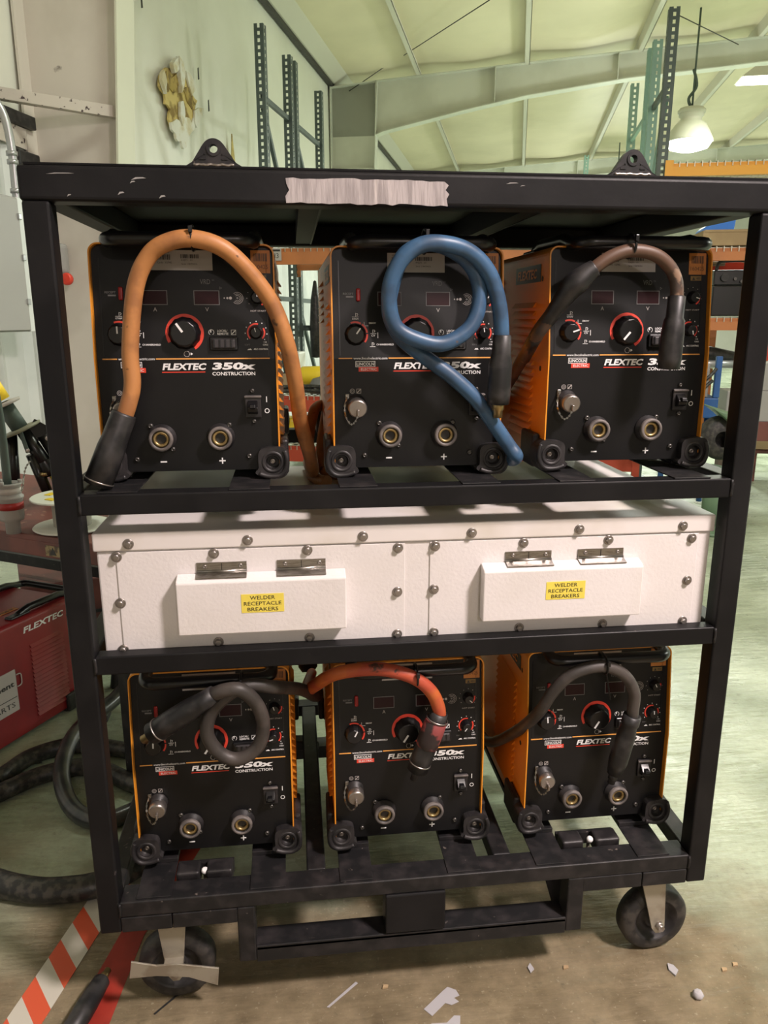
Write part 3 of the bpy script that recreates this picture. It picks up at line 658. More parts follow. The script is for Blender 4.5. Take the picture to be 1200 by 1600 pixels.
# ------------------------------------------------------------------ the black rack
RWD, RD = 1.2112, 0.76
rack = thing('equipment_rack', 'large black steel rack on casters holding six welders and a white box', 'rack', (0, 0, 0))
def rp(name, label=None, kind=None, **k):
    pass
for x in (0.0, RWD - 0.040):
    for y in (0.0, RD - 0.04):
        b = B(); b.box(x, x + 0.040, y, y + 0.040, 0.201, 1.503, BLK, 0.004, 3); b.build('post', rack)
b = B(); b.box(-0.003, RWD + 0.003, 0, 0.052, 1.503, 1.5535, BLK, 0.006, 3); b.build('top_rail', rack)
b = B(); b.box(-0.003, RWD + 0.003, RD - 0.052, RD, 1.503, 1.5535, BLK, 0.006, 3); b.build('top_rail', rack)
for x in (0.0, RWD - 0.045):
    b = B(); b.box(x, x + 0.045, 0.052, RD - 0.052, 1.508, 1.5535, UND, 0.004); b.build('top_side_rail', rack)
b = B(); b.box(0.008, RWD - 0.006, 0.003, RD - 0.003, 1.5535, 1.5565, UND); b.build('top_plate', rack)
for x in (0.410, 0.785):
    b = B(); b.box(x, x + 0.005, 0.052, RD - 0.052, 1.512, 1.5535, UND); b.box(x, x + 0.036, 0.052, RD - 0.052, 1.508, 1.512, UND); b.box(x + 0.034, x + 0.0375, 0.052, RD - 0.052, 1.507, 1.5125, BLKD); b.build('roof_rib', rack)
def rail(z0, z1, y0=0.0, y1=0.038, x0=0.040, x1=RWD - 0.040, m=BLK, name='shelf_rail', bev=0.003):
    b = B(); b.box(x0, x1, y0, y1, z0, z1, m, bev, 3)
    for x in (x0, x1): b.tube([(x, y0 - 0.0005, z0 + 0.003), (x + 0.001, y0 - 0.001, (z0 + z1) / 2), (x, y0 - 0.0005, z1 - 0.002)], 0.0028, 6, BLKD, 2)
    return b.build(name, rack)
rail(1.019, 1.0545); rail(1.019, 1.0545, RD - 0.038, RD)
rail(0.7335, 0.768, 0.0, 0.030); rail(0.7335, 0.768, RD - 0.038, RD)
rail(0.2345, 0.2675, 0.0, 0.05, m=BLKD); rail(0.2345, 0.2675, RD - 0.04, RD, m=BLKD); rail(0.235, 0.262, 0.54, 0.575, 0.46, 0.79, m=BLKD)
rail(0.235, 0.262, 0.54, 0.575, 0.05, 0.43, m=BLKD)
for x in (0.0, RWD - 0.040):
    for z0, z1, m in ((1.019, 1.0545, BLK), (0.7335, 0.768, BLK), (0.2345, 0.2675, BLKD)):
        b = B(); b.box(x, x + 0.038, 0.040, RD - 0.04, z0, z1, m, 0.003); b.build('side_rail', rack)
for x0, x1 in ((0.040, 0.135), (0.135, 0.258), (0.948, 1.075), (1.075, RWD - 0.040)):
    b = B(); b.box(x0, x1 - 0.0015, 0.0, 0.05, 0.201, 0.2335, BLKD, 0.002); b.build('lower_plate', rack)
for x in (0.392, 0.772):
    b = B(); b.box(x, x + 0.038, 0.05, RD - 0.04, 0.232, 0.2665, BLKD, 0.004, 3); b.build('floor_tube', rack)
# fork lift guard under the middle
for x in (0.256, 0.917):
    b = B(); b.box(x, x + 0.034, 0.0, 0.045, 0.108, 0.2345, BLKD, 0.003); b.build('fork_post', rack)
    b = B(); b.box(x, x + 0.034, RD - 0.045, RD, 0.108, 0.2345, BLKD, 0.003); b.build('fork_post', rack)
for y0, y1 in ((0.0, 0.005), ):
    b = B(); b.box(0.290, 0.917, 0.0, 0.005, 0.105, 0.142, BLKD, 0.0015); b.box(0.290, 0.917, 0.005, 0.055, 0.105, 0.1095, BLKD); b.prism([(0.0, 0.138), (0.05, 0.142), (0.05, 0.1375), (0.0, 0.1335)], 'x', 0.290, 0.917, BLKD); b.build('fork_bar', rack)
b = B(); b.box(0.290, 0.917, RD - 0.05, RD, 0.105, 0.142, BLKD); b.build('fork_bar', rack)
b = B(); b.box(0.544, 0.664, -0.004, 0.05, 0.146, 0.2345, BLK, 0.003); b.build('guard_plate', rack)
b = B(); b.bar((0.905, 0.08, 0.232), (0.935, 0.055, 0.12), 0.012, 0.05, BLKD); b.build('gusset', rack)
# strips the welders stand on
MX = {'a': (0.064, 1.0710), 'b': (0.463, 1.0700), 'c': (0.850, 1.0735), 'd': (0.0665, 0.2975), 'e': (0.4530, 0.2955), 'f': (0.8470, 0.2995)}
for k, (x, z) in MX.items():
    top = k in 'abc'
    zz = 1.0545 if top else 0.2675
    for a, c in ((0.003, 0.068), (0.216, 0.284)):
        b = B(); b.box(x + a, x + c, 0.006, RD - 0.006, zz, zz + 0.0025, BLKD, 0.0008)
        if not top: b.box(x + a, x + c, 0.10, 0.68, zz + 0.0025, zz + 0.012, BLKD, 0.001)
        b.build('support_strip', rack)
for x0, x1 in ((0.135, 0.245), (0.925, 1.05)):
    b = B(); b.box(x0, x0 + 0.046, 0.062, 0.10, 0.236, 0.272, RUB, 0.005, 3); b.box(x1 - 0.052, x1, 0.062, 0.10, 0.236, 0.272, RUB, 0.005, 3); b.box(x0, x1, 0.10, 0.112, 0.236, 0.262, BLKD); b.build('hold_down_clamp', rack)
    b = B(); b.lathe([(0, 0), (0.007, 0), (0.007, 0.006), (0.004, 0.01), (0, 0.01)], ((x0 + x1) / 2, 0.075, 0.263), (0, -0.6, 1), 10, PW); b.cyl(((x0 + x1) / 2, 0.08, 0.236), ((x0 + x1) / 2, 0.08, 0.262), 0.004, m=BOLT, seg=8); b.build('clamp_bolt', rack)
def holed(b, outer, hc, hr, y0, y1, m, n=32):
    # outer: function angle -> (x, z)
    t = bmesh.new(); L = []
    for y in (y0, y1):
        O_ = [t.verts.new((outer[i][0], y, outer[i][1])) for i in range(len(outer))]
        H_ = []
        for i in range(len(outer)):
            a = math.atan2(outer[i][1] - hc[1], outer[i][0] - hc[0]); H_.append(t.verts.new((hc[0] + hr * math.cos(a), y, hc[1] + hr * math.sin(a))))
        L.append((O_, H_))
    k = len(outer)
    for i in range(k):
        j = (i + 1) % k
        t.faces.new([L[0][0][i], L[0][0][j], L[0][1][j], L[0][1][i]]); t.faces.new([L[1][0][i], L[1][1][i], L[1][1][j], L[1][0][j]])
        t.faces.new([L[0][0][i], L[1][0][i], L[1][0][j], L[0][0][j]]); t.faces.new([L[0][1][i], L[0][1][j], L[1][1][j], L[1][1][i]])
    bmesh.ops.recalc_face_normals(t, faces=t.faces); b._add(t, m)
for cx_, lab in ((0.2835, None), (0.9445, None)):
    out = []
    pr = [(-0.042, 0), (-0.034, 0.004), (-0.024, 0.018), (-0.015, 0.031), (-0.008, 0.037), (0, 0.039), (0.008, 0.037), (0.015, 0.031), (0.024, 0.018), (0.034, 0.004), (0.042, 0), (0.02, 0), (0, 0), (-0.02, 0)]
    cr = catmull([Vector((p[0], p[1], 0)) for p in pr[:11]], 4) + [Vector((0.03, 0, 0)), Vector((0.015, 0, 0)), Vector((0, 0, 0)), Vector((-0.015, 0, 0)), Vector((-0.03, 0, 0))]
    b = B(); holed(b, [(cx_ + p.x, 1.5565 + max(p.y, 0)) for p in cr], (cx_, 1.5565 + 0.0245), 0.0062, 0.006, 0.019, BLKD)
    holed(b, [(cx_ + 0.0105 * math.cos(2 * PI * i / 24), 1.581 + 0.0105 * math.sin(2 * PI * i / 24)) for i in range(24)], (cx_, 1.581), 0.0062, 0.0045, 0.006, BLKD)
    for dz in (0.009, 0.016): b.box(cx_ - 0.03 + dz, cx_ - 0.012, 0.0048, 0.006, 1.5565 + dz, 1.5565 + dz + 0.002, BLKD); b.box(cx_ + 0.012, cx_ + 0.03 - dz, 0.0048, 0.006, 1.5565 + dz, 1.5565 + dz + 0.002, BLKD)
    o = b.build('lifting_lug', rack)
    rnd = random.Random(2); b = B(); b.tube([(cx_ - 0.03 + 0.0035 * i, 0.0045 + rnd.uniform(-.0006, .0006), 1.558 + rnd.uniform(-.0006, .0008)) for i in range(18)], 0.0022, 6, BOLT, 2); b.build('weld_bead', o)
rnd = random.Random(11)
pts = []
for i in range(24): pts.append((0.390 + 0.252 * i / 23, 1.5055 + rnd.uniform(-0.0015, 0.0015)))
pts += [(0.640, 1.515), (0.644, 1.522), (0.638, 1.528), (0.643, 1.535)]
for i in range(22): pts.append((0.636 - 0.246 * i / 21, 1.5415 + rnd.uniform(-0.0018, 0.001)))
pts += [(0.391, 1.533), (0.395, 1.524), (0.389, 1.515)]
b = B(); b.prism(pts, 'y', -0.0014, 0.001, TAPE); b.build('tape_patch', rack, label='strip of ragged grey duct tape')
b = B()
for (x, z, w, h) in ((0.172, 1.536, 0.022, 0.0035), (0.163, 1.531, 0.008, 0.003), (0.060, 1.541, 0.040, 0.0018), (0.145, 1.515, 0.010, 0.004), (0.205, 1.511, 0.010, 0.004), (0.07, 1.511, 0.006, 0.003), (0.745, 1.540, 0.02, 0.002), (0.762, 1.5365, 0.008, 0.0015)):
    b.prism([(x - w / 2, z - h * 0.6), (x - w * 0.1, z - h * 0.1), (x + w / 2, z + h * 0.2), (x + w * 0.3, z + h * 0.6), (x - w * 0.2, z + h * 0.5)], 'y', -0.0006, 0.001, MATS['grey_plastic'])
b.build('paint_scuff', rack)
# casters
def caster(x, y, ax, brake, swing=0.0):
    t = bpy.data.objects.new('caster', None); COL.objects.link(t); t.parent = rack; t.location = (x, y, 0); t.rotation_euler = (0, 0, ax)
    b = B(); b.box(-0.05, 0.05, -0.042, 0.045, 0.195, 0.201, WHM, 0.001); b.lathe([(0.028, 0), (0.034, 0.004), (0.03, 0.012), (0.0, 0.012)], (0, 0, 0.183), (0, 0, 1), 20, WHM)
    for s_ in (-1, 1):
        b.prism([(-0.028, 0.19), (0.026, 0.19), (0.014 + swing, 0.066), (0.006 + swing, 0.056), (-0.006 + swing, 0.056), (-0.016 + swing, 0.070)], 'y', s_ * 0.031 - 0.002, s_ * 0.031 + 0.002, WHM, 0.0008)
    b.box(-0.028, 0.026, -0.033, 0.033, 0.183, 0.187, WHM); b.build('bracket', t)
    b = B(); c = (swing, -0.021, 0.076)
    b.lathe([(0.050, 0.0), (0.058, -0.001), (0.070, 0.002), (0.0755, 0.008), (0.0762, 0.021), (0.0755, 0.034), (0.070, 0.040), (0.058, 0.043), (0.050, 0.042)], c, (0, 1, 0), 40, TYRE)
    b.lathe([(0, 0.010), (0.012, 0.010), (0.020, 0.004), (0.022, 0.012), (0.040, 0.016), (0.046, 0.002), (0.050, 0.0)], c, (0, 1, 0), 40, RUB)
    b.lathe([(0, 0.034), (0.022, 0.032), (0.040, 0.028), (0.046, 0.040), (0.050, 0.042)], c, (0, 1, 0), 40, RUB); b.build('wheel', t)
    b = B(); b.lathe([(0, 0), (0.010, 0), (0.010, -0.005), (0.0075, -0.0055), (0.0075, -0.012), (0, -0.013)], (swing, -0.033, 0.066 + 0.01), (0, 1, 0), 6, BOLT); b.build('axle_bolt', t)
    if brake:
        b = B(); b.prism([(-0.082, 0.098), (-0.076, 0.136), (-0.03, 0.122), (0.01, 0.121), (0.088, 0.102), (0.084, 0.062), (0.03, 0.088), (-0.03, 0.098)], 'y', -0.060, -0.056, WHM, 0.0008)
        b.box(-0.018, 0.018, -0.0555, -0.03, 0.100, 0.112, WHM); b.build('brake_pedal', t)
    return t
caster(0.128, 0.056, 0.0, True); caster(1.114, 0.058, 0.06, False, 0.020); caster(0.128, 0.69, 0.3, False); caster(1.10, 0.69, -0.5, False, 0.015)

# ------------------------------------------------------------------ white receptacle box
wb = thing('receptacle_box', 'wide white steel electrical box in the middle of the rack', 'electrical box', (0, 0, 0.742))
def zb(z): return z - 0.742
b = B(); b.box(0.051, 1.161, 0.033, 0.60, 0, zb(0.9475), WHT, 0.003); b.build('body', wb)
b = B(); b.box(0.046, 1.166, 0.0285, 0.605, zb(0.948), zb(0.9805), WHS, 0.003, 3); b.build('lid', wb)
for x0, x1 in ((0.083, 0.5825), (0.628, 1.137)):
    b = B(); b.box(x0, x1, 0.0308, 0.0335, zb(0.752), zb(0.9455), WHT, 0.0008); b.build('front_panel', wb)
def hexbolt(parent, x, y, z, r=0.0062):
    b = B(); b.lathe([(0, 0), (r * 1.5, 0), (r * 1.5, 0.0012), (r * 1.35, 0.0018), (0, 0.0018)], (x, y, z), (0, -1, 0), 20, BOLT)
    b.lathe([(0, 0), (r, 0), (r, 0.0045), (r * 0.75, 0.0058), (0, 0.0060)], (x, y - 0.0018, z), (0, -1, 0.0), 6, BOLT); b.build('bolt', parent)
for x in (0.106, 0.3065, 0.507, 0.703, 0.903, 1.102): hexbolt(wb, x, 0.0285, zb(0.961))
for x, z in ((0.084, .938), (0.2475, .9385), (0.409, .9385), (0.570, .937), (0.084, .854), (0.569, .854), (0.082, .767), (0.569, .772), (0.247, .773), (0.409, .773),
             (0.637, .938), (0.800, .938), (0.961, .938), (1.123, .936), (0.636, .856), (1.122, .853), (0.637, .772), (1.121, .771), (0.799, .773), (0.961, .773)): hexbolt(wb, x, 0.0308, zb(z))
for x0, x1, hs, l0 in ((0.183, 0.475, ((0.217, 0.303), (0.3555, 0.4405)), 0.2925), (0.722, 1.021, ((0.767, 0.853), (0.9035, 0.9905)), 0.838)):
    b = B(); b.prism([(0.004, zb(0.7985)), (0.004, zb(0.893)), (0.0075, zb(0.8965)), (0.030, zb(0.9035)), (0.030, zb(0.7985))], 'x', x0, x1, WHT, 0.002); cv = b.build('receptacle_cover', wb)
    for h0, h1 in hs:
        b = B(); b.box(h0, h1, 0.0285, 0.0306, zb(0.9065), zb(0.9225), STL); b.cyl((h0, 0.0275, zb(0.9065)), (h1, 0.0275, zb(0.9065)), 0.0022, m=STL, seg=10)
        b.prism([(0.0265, zb(0.9058)), (0.010, zb(0.9005)), (0.010, zb(0.8990)), (0.0265, zb(0.9042))], 'x', h0, h1, STL)
        b.box((h0 + h1) / 2 - 0.0006, (h0 + h1) / 2 + 0.0006, 0.028, 0.0285, zb(0.907), zb(0.921), INK)
        for x in (h0 + 0.014, h1 - 0.011): b.lathe([(0, 0), (0.0040, 0), (0.0032, 0.0018), (0.0012, 0.002), (0.001, 0.001), (0, 0.001)], (x, 0.0285, zb(0.9155)), (0, -1, 0), 12, BOLT)
        b.build('hinge', cv)
    b = B(); b.box(l0, l0 + 0.0735, 0.0034, 0.004, zb(0.8365), zb(0.8705), YEL)
    for k, s_ in enumerate(('WELDER', 'RECEPTACLE', 'BREAKERS')):
        b.text(s_, l0 + 0.0367, zb(0.8605 - 0.0106 * k), 0.0068, 0.0034, INK, w=(0.043, 0.0645, 0.053)[k], align='CENTER')
    b.build('yellow_label', cv, label='yellow printed label')

# ------------------------------------------------------------------ welding power sources
def rrect(x0, x1, z0, z1, r, n=5):
    P = []
    for cx_, cz_, a0 in ((x1 - r, z1 - r, 0), (x0 + r, z1 - r, PI / 2)):
        for i in range(n + 1): a = a0 + PI / 2 * i / n; P.append((cx_ + r * math.cos(a), cz_ + r * math.sin(a)))
    return P + [(x0, z0), (x1, z0)]
def off(z): return -0.008 if z <= 0.195 else -0.008 + (z - 0.195) * 0.12
def wf(co):
    k = min(1.0, max(0.0, (0.10 - co.y) / 0.10))
    return Vector((co.x, co.y + off(co.z) * k, co.z))
def make_welder(name, label, paint, group, red=False):
    t = thing(name, label, 'welder', (0, 0, 0), 0, group)
    WM, H = 0.301, 0.382
    # case: an open-fronted wrap
    b = B(); tt = bmesh.new()
    outer = rrect(-0.0015, WM + 0.0015, 0.0, H + 0.002, 0.016, 6); inner = rrect(0.0008, WM - 0.0008, 0.0, H - 0.0004, 0.0145, 6)
    outer = outer[-1:] + outer[:-1]; inner = inner[-1:] + inner[:-1]
    ys = [-0.011, 0.0, 0.05, 0.10, 0.55, 0.572]
    RO = [[tt.verts.new((p[0], y, p[1])) for p in outer] for y in ys]; RI = [[tt.verts.new((p[0], y, p[1])) for p in inner] for y in ys]; n = len(outer)
    for k in range(len(ys) - 1):
        for i in range(n - 1):
            tt.faces.new([RO[k][i], RO[k][i + 1], RO[k + 1][i + 1], RO[k + 1][i]]); tt.faces.new([RI[k][i], RI[k + 1][i], RI[k + 1][i + 1], RI[k][i + 1]])
        tt.faces.new([RO[k][n - 2 + 1], RO[k][0], RO[k + 1][0], RO[k + 1][n - 1]]) if False else None
    for k in (0, len(ys) - 1):
        for i in range(n - 1): tt.faces.new([RO[k][i], RI[k][i], RI[k][i + 1], RO[k][i + 1]])
    # more height steps so the bend of the front edge shows
    bmesh.ops.bisect_plane(tt, geom=tt.verts[:] + tt.edges[:] + tt.faces[:], plane_co=(0, 0, 0.195), plane_no=(0, 0, 1))
    bmesh.ops.recalc_face_normals(tt, faces=tt.faces); b._add(tt, paint)
    # louvres on both flanks
    def louvre(side, y0, y1, z):
        x = -0.0015 if side < 0 else WM + 0.0015; s_ = side
        b.prism([(x - s_ * 0.002, z + 0.004), (x, z + 0.004), (x + s_ * 0.0075, z - 0.006), (x - s_ * 0.002, z - 0.0035)], 'y', y0, y1, paint)
    for side in (-1, 1):
        for i in range(17): louvre(side, 0.066, 0.205, 0.285 - 0.0152 * i)
        for i in range(6 if not red else 0): louvre(side, 0.30, 0.42, 0.335 - 0.0152 * i)
        for (y, z) in ((0.03, 0.33), (0.03, 0.17), (0.06, 0.345)): b.lathe([(0, 0), (0.005, 0), (0.005, 0.0006), (0, 0.0006)], (-0.0015 if side < 0 else WM + 0.0015, y, z), (side, 0, 0), 10, INK)
    # flank decal
    for side in (-1, 1):
        M_ = Matrix.Translation((-0.0018, 0, 0)) @ Matrix.Rotation(-PI / 2, 4, 'Z') if side < 0 else Matrix.Translation((WM + 0.0018, 0, 0)) @ Matrix.Rotation(PI / 2, 4, 'Z')
        a = -0.205 if side < 0 else 0.045
        if not red:
            b.box(a, a + 0.165, -0.0004, 0, 0.325, 0.356, PANEL, mtx=M_); b.text('FLEXTEC', a + 0.012, 0.331, 0.018, -0.0004, ORG, w=0.125, shear=0.25, bold=0.03, mtx=M_)
        else: b.text('FLEXTEC', a - 0.02, 0.335, 0.021, -0.0004, PW, w=0.175, shear=0.25, bold=0.03, mtx=M_)
    b.warp(wf); b.build('case', t)
    b = B(); b.box(0.001, WM - 0.001, 0.565, 0.575, 0.0, H - 0.002, PANEL); b.box(0.001, WM - 0.001, 0.004, 0.575, -0.001, 0.003, PANEL); b.build('chassis', t)
    # front panel, its top corners rounded like the case
    b = B(); pp = rrect(0.0013, WM - 0.0013, 0.001, H - 0.0012, 0.0145, 6)
    tt = bmesh.new(); F_ = [tt.verts.new((p[0], 0.0, p[1])) for p in pp]; G_ = [tt.verts.new((p[0], 0.006, p[1])) for p in pp]
    tt.faces.new(F_); tt.faces.new(G_[::-1])
    for i in range(len(pp)): j = (i + 1) % len(pp); tt.faces.new([F_[i], G_[i], G_[j], F_[j]])
    bmesh.ops.bisect_plane(tt, geom=tt.verts[:] + tt.edges[:] + tt.faces[:], plane_co=(0, 0, 0.195), plane_no=(0, 0, 1))
    bmesh.ops.recalc_face_normals(tt, faces=tt.faces); b._add(tt, PANEL)
    b.box(0.012, 0.0135, -0.0008, 0, 0.20, 0.36, PLA); b.box(WM - 0.0135, WM - 0.012, -0.0008, 0, 0.20, 0.36, PLA)
    b.warp(wf); fp = b.build('front_panel', t)
    # printing
    b = B(); T = b.text
    b.box(0.010, 0.034, -0.0005, 0, 0.1945, 0.1965, PORG); b.box(0.098, 0.290, -0.0005, 0, 0.1945, 0.1965, PORG)
    T('www.lincolnelectric.com', 0.036, 0.1935, 0.0042, 0, PW, w=0.060, bold=0.01)
    b.warp(wf); b.build('divider_line', fp); b = B(); T = b.text
    # maker's badge
    b.box(0.0395, 0.0745, -0.0004, 0, 0.1805, 0.1905, PW, 0.0); b.box(0.0405, 0.0735, -0.0006, 0, 0.1815, 0.1895, PANEL); T('LINCOLN', 0.0415, 0.1828, 0.0055, -0.0006, PW, w=0.031, bold=0.03)
    b.box(0.045, 0.080, -0.0008, 0, 0.1725, 0.1805, PRED); T('ELECTRIC', 0.049, 0.1742, 0.0045, -0.0008, PW, w=0.028, bold=0.01)
    b.warp(wf); b.build('maker_badge', fp); b = B(); T = b.text
    T('FLEXTEC', 0.1075, 0.1765, 0.0115, 0, PW, w=0.072, shear=0.25, bold=0.04)
    b.prism([(0.1065, 0.1722), (0.179, 0.1722), (0.1795, 0.1738), (0.107, 0.1738)], 'y', -0.0005, 0, PRED)
    T('350x', 0.191, 0.1765, 0.0125, 0, PW, w=0.073, shear=0.22, bold=0.045)
    T('CONSTRUCTION', 0.191, 0.1668, 0.0062, 0, PW, w=0.073, bold=0.02)
    b.warp(wf); b.build('brand_lettering', fp); b = B(); T = b.text
    for x0, x1, s_ in ((0.080, 0.122, 'A'), (0.1655, 0.2085, 'V')):
        b.box(x0, x1, -0.0005, 0, 0.2845, 0.3085, PGR, 0); b.box(x0 + 0.0013, x1 - 0.0013, -0.0008, 0, 0.2858, 0.3072, PDISP)
        T(s_, (x0 + x1) / 2, 0.2740, 0.0065, 0, LBG, w=0.006, align='CENTER')
        b.warp(wf); b.build('display_window', fp); b = B(); T = b.text
    T('VRD', 0.1770, 0.3185, 0.0082, 0, PGR, w=0.017); T('TM', 0.1965, 0.324, 0.0022, 0, PGR)
    b.ring((0.2105, 0.3125), 0.0016, 0.0028, 0, 2 * PI, 0, PGR, 3)
    # spiral and dots
    for k, r in enumerate((0.0012, 0.0018, 0.0025)): b.lathe([(0, 0), (r, 0), (r, 0.0005), (0, 0.0005)], (0.2165 + 0.0052 * k, 0, 0.2960), (0, -1, 0), 10, LBG)
    for r in (0.0048, 0.0072, 0.0098): b.ring((0.2385, 0.2960), r - 0.0006, r, -PI * 0.75, PI * 0.72, 0, LBG)
    b.lathe([(0, 0), (0.0018, 0), (0.0018, 0.0005), (0, 0.0005)], (0.2385, 0, 0.2960), (0, -1, 0), 10, PGR)
    b.warp(wf); b.build('indicator_legend', fp); b = B(); T = b.text
    # process select
    b.ring((0.040, 0.236), 0.0195, 0.0225, math.radians(62), math.radians(112), 0, PRED); b.ring((0.040, 0.236), 0.0195, 0.0225, math.radians(8), math.radians(56), 0, PRED); b.ring((0.040, 0.236), 0.0195, 0.0225, math.radians(-38), math.radians(2), 0, PRED)
    T('GTAW', 0.0350, 0.2610, 0.0030, 0, PW, w=0.0115, bold=0.02); b.box(0.035, 0.0465, -0.0004, 0, 0.2655, 0.2662, PW)
    T('SMAW', 0.0640, 0.2540, 0.0030, 0, PW, w=0.0125, bold=0.02); b.box(0.055, 0.063, -0.0004, 0, 0.2505, 0.2512, PW); b.box(0.0555, 0.0562, -0.0004, 0, 0.2512, 0.2575, PW)
    T('CV', 0.0680, 0.2325, 0.0034, 0, PW, w=0.007, bold=0.02); b.box(0.0665, 0.077, -0.0004, 0, 0.2372, 0.2379, PW); b.box(0.0792, 0.0802, -0.0004, 0, 0.230, 0.2395, PW)
    T('CV-INNERSHIELD', 0.077, 0.2175, 0.0030, 0, PW, w=0.0305, bold=0.02); b.box(0.0655, 0.0750, -0.0004, 0, 0.2150, 0.2157, PW)
    for (x, z) in ((0.041, 0.2665), (0.0705, 0.2385), (0.069, 0.2165)): b.box(x, x + 0.0008, -0.0004, 0, z, z + 0.006, PW); b.ring((x + 0.0022, z + 0.0035), 0.0014, 0.0022, -1.5, 2.2, 0, PW, 8)
    b.warp(wf); b.build('process_scale', fp); b = B(); T = b.text
    # output dial
    b.ring((0.148, 0.2380), 0.0255, 0.0320, math.radians(-58), math.radians(210), 0, PRED, 40); b.ring((0.150, 0.2035), 0.0042, 0.0050, 0, 2 * PI, 0, LBG); b.box(0.1535, 0.1575, -0.0004, 0, 0.2030, 0.2040, LBG)
    b.prism([(0.1565, 0.2010), (0.1602, 0.2035), (0.1565, 0.2060)], 'y', -0.0004, 0, PW)
    b.warp(wf); b.build('output_scale', fp); b = B(); T = b.text
    # local / remote
    b.ring((0.1925, 0.2395), 0.0040, 0.0048, math.radians(-60), math.radians(240), 0, PW); b.box(0.1905, 0.1925, -0.0004, 0, 0.2390, 0.2432, PW)
    T('LOCAL/', 0.2025, 0.2400, 0.0038, 0, PW, w=0.0170, bold=0.02); T('REMOTE', 0.2025, 0.2350, 0.0038, 0, PW, w=0.0185, bold=0.02)
    def sqslash(x, z, s_, m=PW):
        for q in ((x, x + s_, z, z + 0.0007), (x, x + s_, z + s_ - 0.0007, z + s_), (x, x + 0.0007, z, z + s_), (x + s_ - 0.0007, x + s_, z, z + s_)): b.box(q[0], q[1], -0.0004, 0, q[2], q[3], m)
        b.prism([(x + 0.001, z + 0.001), (x + 0.002, z + 0.001), (x + s_ - 0.001, z + s_ - 0.002), (x + s_ - 0.001, z + s_ - 0.001), (x + s_ - 0.002, z + s_ - 0.001), (x + 0.001, z + 0.002)], 'y', -0.0004, 0, m)
    sqslash(0.2255, 0.2350, 0.0085)
    b.warp(wf); b.build('remote_legend', fp); b = B(); T = b.text
    # arc control and hot start scales
    for (cx_, cz_, r, a0, a1) in ((0.268, 0.239, 0.0130, -45, 30), (0.268, 0.239, 0.0130, 75, 225), (0.272, 0.297, 0.0125, -60, 10)): b.ring((cx_, cz_), r, r + 0.0026, math.radians(a0), math.radians(a1), 0, PRED)
    for k in range(9):
        a = math.radians(-40 + k * 32); b.box(0.268 + 0.0185 * math.cos(a) - 0.0007, 0.268 + 0.0185 * math.cos(a) + 0.0007, -0.0004, 0, 0.239 + 0.0185 * math.sin(a) - 0.0009, 0.239 + 0.0185 * math.sin(a) + 0.0009, PW)
        b.box(0.272 + 0.0175 * math.cos(a) - 0.0005, 0.272 + 0.0175 * math.cos(a) + 0.0005, -0.0004, 0, 0.297 + 0.0175 * math.sin(a) - 0.0006, 0.297 + 0.0175 * math.sin(a) + 0.0006, LBG)
    T('HOT START', 0.2600, 0.2735, 0.0026, 0, LBG, w=0.026, bold=0.01); T('+10', 0.280, 0.2215, 0.0026, 0, PW, bold=0.01); T('CRISP', 0.2790, 0.2170, 0.0026, 0, PW, w=0.010, bold=0.01); T('SOFT', 0.2480, 0.2170, 0.0026, 0, PGR, w=0.009)
    T('ARC CONTROL', 0.2630, 0.2095, 0.0030, 0, PW, w=0.025, bold=0.02); b.prism([(0.252, 0.2095), (0.260, 0.2095), (0.2575, 0.2125), (0.2565, 0.2110), (0.2555, 0.2122)], 'y', -0.0004, 0, PW)
    b.warp(wf); b.build('arc_control_scale', fp); b = B(); T = b.text
    # breaker column at left
    T('RECEPT', 0.020, 0.3030, 0.0035, 0, PGR, w=0.018, bold=0.02); b.box(0.025, 0.038, -0.0004, 0, 0.2985, 0.3010, PGR)
    b.warp(wf); b.build('receptacle_legend', fp); b = B(); T = b.text
    # lower half
    b.ring((0.0335, 0.1385), 0.0036, 0.0043, 0, 2 * PI, 0, LBG); b.ring((0.0335, 0.1385), 0.0016, 0.0022, 0, 2 * PI, 0, LBG); sqslash(0.0410, 0.1345, 0.0080, LBG)
    b.warp(wf); b.build('connector_legend', fp); b = B(); T = b.text
    b.box(0.0935, 0.1045, -0.0004, 0, 0.0165, 0.0190, PW); b.warp(wf); b.build('minus_sign', fp); b = B(); T = b.text; b.box(0.1950, 0.2060, -0.0004, 0, 0.0165, 0.0187, PW); b.box(0.1994, 0.2016, -0.0004, 0, 0.0122, 0.0231, PW); b.warp(wf); b.build('plus_sign', fp); b = B(); T = b.text
    b.box(0.2810, 0.2825, -0.0004, 0, 0.1200, 0.1300, PW); b.ring((0.2820, 0.1050), 0.0030, 0.0043, 0, 2 * PI, 0, PW)
    b.warp(wf); b.build('switch_legend', fp)
    # labels
    b = B(); b.box(0.098, 0.199, -0.0008, 0, 0.3410, 0.3735, LBG, 0.0); rnd = random.Random(4)
    for (x0, x1, z0, z1) in ((0.106, 0.130, 0.358, 0.3665), (0.147, 0.177, 0.3605, 0.3670)):
        x = x0
        while x < x1: w_ = rnd.choice((0.0006, 0.0010, 0.0016)); b.box(x, x + w_, -0.0010, 0, z0, z1, INK); x += w_ + rnd.choice((0.0006, 0.0011))
    b.text('Code  12745', 0.108, 0.3520, 0.0028, -0.0008, INK, w=0.024); b.text('K4271 - 01', 0.148, 0.3560, 0.0028, -0.0008, INK, w=0.018); b.text('U1184704316', 0.106, 0.3685, 0.0022, -0.0008, INK, w=0.022); b.text('Serial  1184704316', 0.148, 0.3500, 0.0026, -0.0008, INK, w=0.026)
    b.warp(wf); b.build('serial_label', fp, label='pale silver serial label with bar codes')
    b = B(); b.box(0.2630, 0.2955, -0.0008, 0, 0.3370, 0.3745, LBO)
